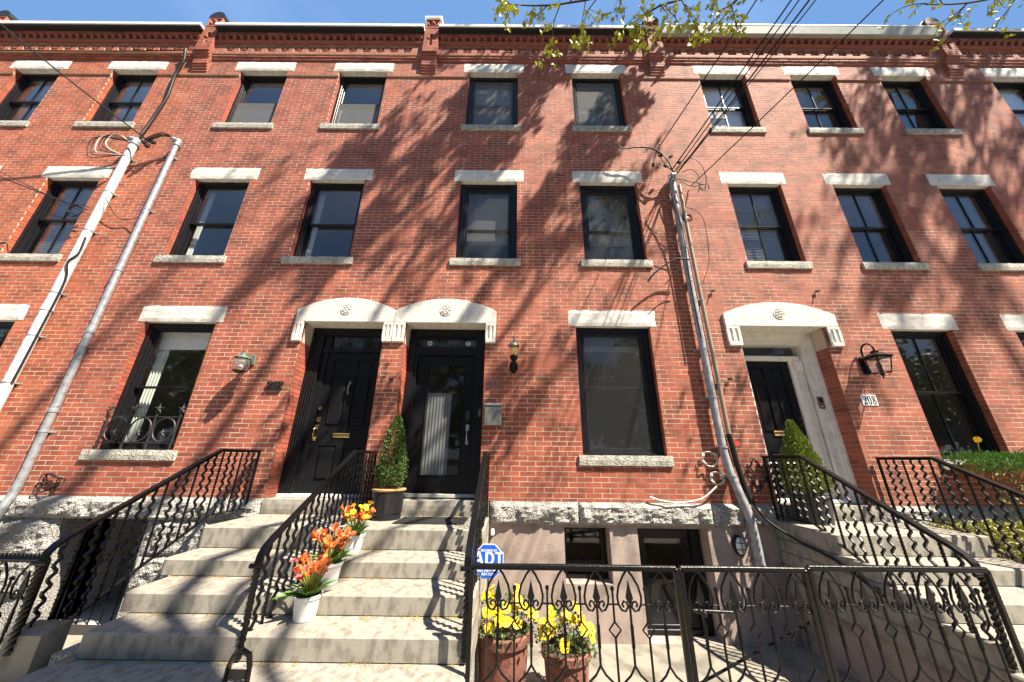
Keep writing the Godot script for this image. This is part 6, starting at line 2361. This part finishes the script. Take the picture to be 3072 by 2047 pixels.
# ---------------------------------------------------------------- the scene
func _ready() -> void:
	rng.seed = 5
	noise.seed = 4
	noise.frequency = 0.1
	var cam := Camera3D.new()
	cam.name = "camera"
	cam.transform = Transform3D(Basis(Vector3.UP, deg_to_rad(0.18)) * Basis(Vector3.RIGHT, deg_to_rad(19.73)) * Basis(Vector3.BACK, deg_to_rad(0.672)), EYE)
	cam.fov = 91.69
	cam.near = 0.05
	cam.far = 300.0
	add_child(cam)
	cam.current = true
	var env := Environment.new()
	env.background_mode = Environment.BG_SKY
	var sky := Sky.new()
	var sm := ProceduralSkyMaterial.new()
	sm.sky_top_color = Color(0.27, 0.378, 0.52)
	sm.sky_horizon_color = Color(0.45, 0.47, 0.49)
	sm.sky_curve = 0.12
	sm.ground_bottom_color = Color(0.22, 0.2, 0.18)
	sm.ground_horizon_color = Color(0.45, 0.45, 0.45)
	sm.sky_cover = noise_tex(0.006, [[0.0, 0.5, 0.66, 1.0], [Color(1, 1, 1, 0), Color(1, 1, 1, 0.0), Color(1, 1, 1, 0.10), Color(1, 1, 1, 0.45)]], 50, 1024, 6)
	sm.sky_cover_modulate = Color(0.36, 0.38, 0.4)
	sky.sky_material = sm
	env.sky = sky
	env.tonemap_mode = Environment.TONE_MAPPER_LINEAR
	env.tonemap_exposure = 3.4
	env.sdfgi_enabled = true
	env.ssao_enabled = true
	env.ssil_enabled = true
	var we := WorldEnvironment.new()
	we.name = "world"
	we.environment = env
	add_child(we)
	var sun := DirectionalLight3D.new()
	sun.name = "sun"
	sun.light_energy = 1.6
	sun.light_color = Color(1.0, 0.955, 0.88)
	sun.light_angular_distance = 0.53
	sun.shadow_enabled = true
	add_child(sun)
	sun.look_at_from_position(SUN_TO * 10.0, Vector3.ZERO)

	make_materials()
	for i in 4: T["tile%d" % i] = tile_mesh(i)
	T["dentil"] = dentil_mesh()
	setting()
	var h214 := make_house({"label": "leftmost brick row house, with the white conduit at its edge", "x0": -11.325, "x1": -6.565, "base": Color(0.49, 0.115, 0.05), "mortar": "mortar", "mortar_top": "mortar_tan", "upper": [-9.95, -7.91], "w_up": 0.96, "lint_up": 1.22, "sill_up": 1.12, "first": [-8.06], "w_first": 1.08, "lint_first": 1.29, "sill_first": 1.24, "tiles": [1], "cap": "dome", "styles": {"3": {"muntin": true, "blind": 1.0, "frame": 0.05}, "2": {"muntin": true, "blind": 1.0, "frame": 0.05}, "1": {}}})
	var h212 := make_house({"label": "brick row house numbered 212 with a star guard on its ground floor window", "x0": -6.565, "x1": -1.808, "base": Color(0.42, 0.103, 0.058), "base_up": Color(0.44, 0.125, 0.075), "mortar": "mortar", "mortar_top": "mortar_tan", "upper": [-5.23, -3.17], "w_up": 0.985, "lint_up": 1.235, "sill_up": 1.14, "first": [-5.025], "w_first": 1.08, "lint_first": 1.29, "sill_first": 1.235, "door": [-3.12, -1.93], "tiles": [2], "cap": "dome", "styles": {"3": {"screen": "half", "screen_mat": "screen_sunlit", "meet": 0.5}, "2": {"curtain": [[-1, 0.09]], "meet": 0.47}, "1": {"frame": 0.07, "curtain": [[-1, 0.16]], "shade": 0.16, "shade_mat": "shade_white", "meet": 0.48}}})
	var h210 := make_house({"label": "brick row house numbered 210 with a tall glass door light", "x0": -1.808, "x1": 2.935, "base": Color(0.445, 0.112, 0.058), "base_up": Color(0.44, 0.13, 0.082), "mortar": "mortar", "mortar_top": "mortar_red", "upper": [-0.46, 1.66], "w_up": 1.01, "lint_up": 1.245, "sill_up": 1.15, "first": [1.495], "w_first": 1.11, "lint_first": 1.32, "sill_first": 1.225, "door": [-1.60, -0.41], "tiles": [0], "cap": "white_box", "styles": {"3": {"screen": "full", "screen_mat": "screen_sunlit", "shade": 0.52, "frame": 0.075}, "2": {"screen": "full", "shade": 0.72, "frame": 0.08, "meet": 0.42}, "1": {"screen": "full", "frame": 0.075, "shade": 0.14, "meet": 0.52}}})
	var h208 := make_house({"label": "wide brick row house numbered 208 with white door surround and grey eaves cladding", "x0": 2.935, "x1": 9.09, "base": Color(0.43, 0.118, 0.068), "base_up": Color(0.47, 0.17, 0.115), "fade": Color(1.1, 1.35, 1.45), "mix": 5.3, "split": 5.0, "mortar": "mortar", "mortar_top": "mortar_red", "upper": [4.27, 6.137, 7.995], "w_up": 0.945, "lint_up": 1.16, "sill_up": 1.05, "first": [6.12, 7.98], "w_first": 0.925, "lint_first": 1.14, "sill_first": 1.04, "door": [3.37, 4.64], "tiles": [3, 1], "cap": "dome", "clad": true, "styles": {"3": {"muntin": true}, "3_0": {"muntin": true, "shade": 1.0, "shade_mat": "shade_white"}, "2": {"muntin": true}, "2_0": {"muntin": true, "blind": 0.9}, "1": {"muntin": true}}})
	var h206 := make_house({"label": "rightmost brick row house, mostly outside the picture", "x0": 9.09, "x1": 13.85, "base": Color(0.42, 0.13, 0.08), "base_up": Color(0.44, 0.16, 0.11), "fade": Color(1.1, 1.3, 1.4), "split": 5.0, "mortar": "mortar", "mortar_top": "mortar_red", "upper": [10.3, 12.4], "w_up": 0.985, "lint_up": 1.235, "sill_up": 1.14, "first": [10.3], "w_first": 1.08, "lint_first": 1.29, "sill_first": 1.235, "tiles": [2], "cap": "dome_white", "closed": false, "styles": {"3": {"shade": 0.9, "shade_mat": "shade_white"}}})
	doors(h212, h210, h208)
	basements(h212, h210, h208, h214, h206)
	make_stoop("stoop", "wide granite stoop shared by the two black doors", [-3.13, -3.09, -2.98, -2.88, -2.95], -0.272)
	make_stoop("stoop", "granite stoop of house 208 between its two iron railings", [3.24, 3.24, 3.24, 3.24, 3.24], 4.80)
	railings()
	fences()
	window_guard()
	lamps()
	signs()
	hooks()
	services()
	plants()
	trees()
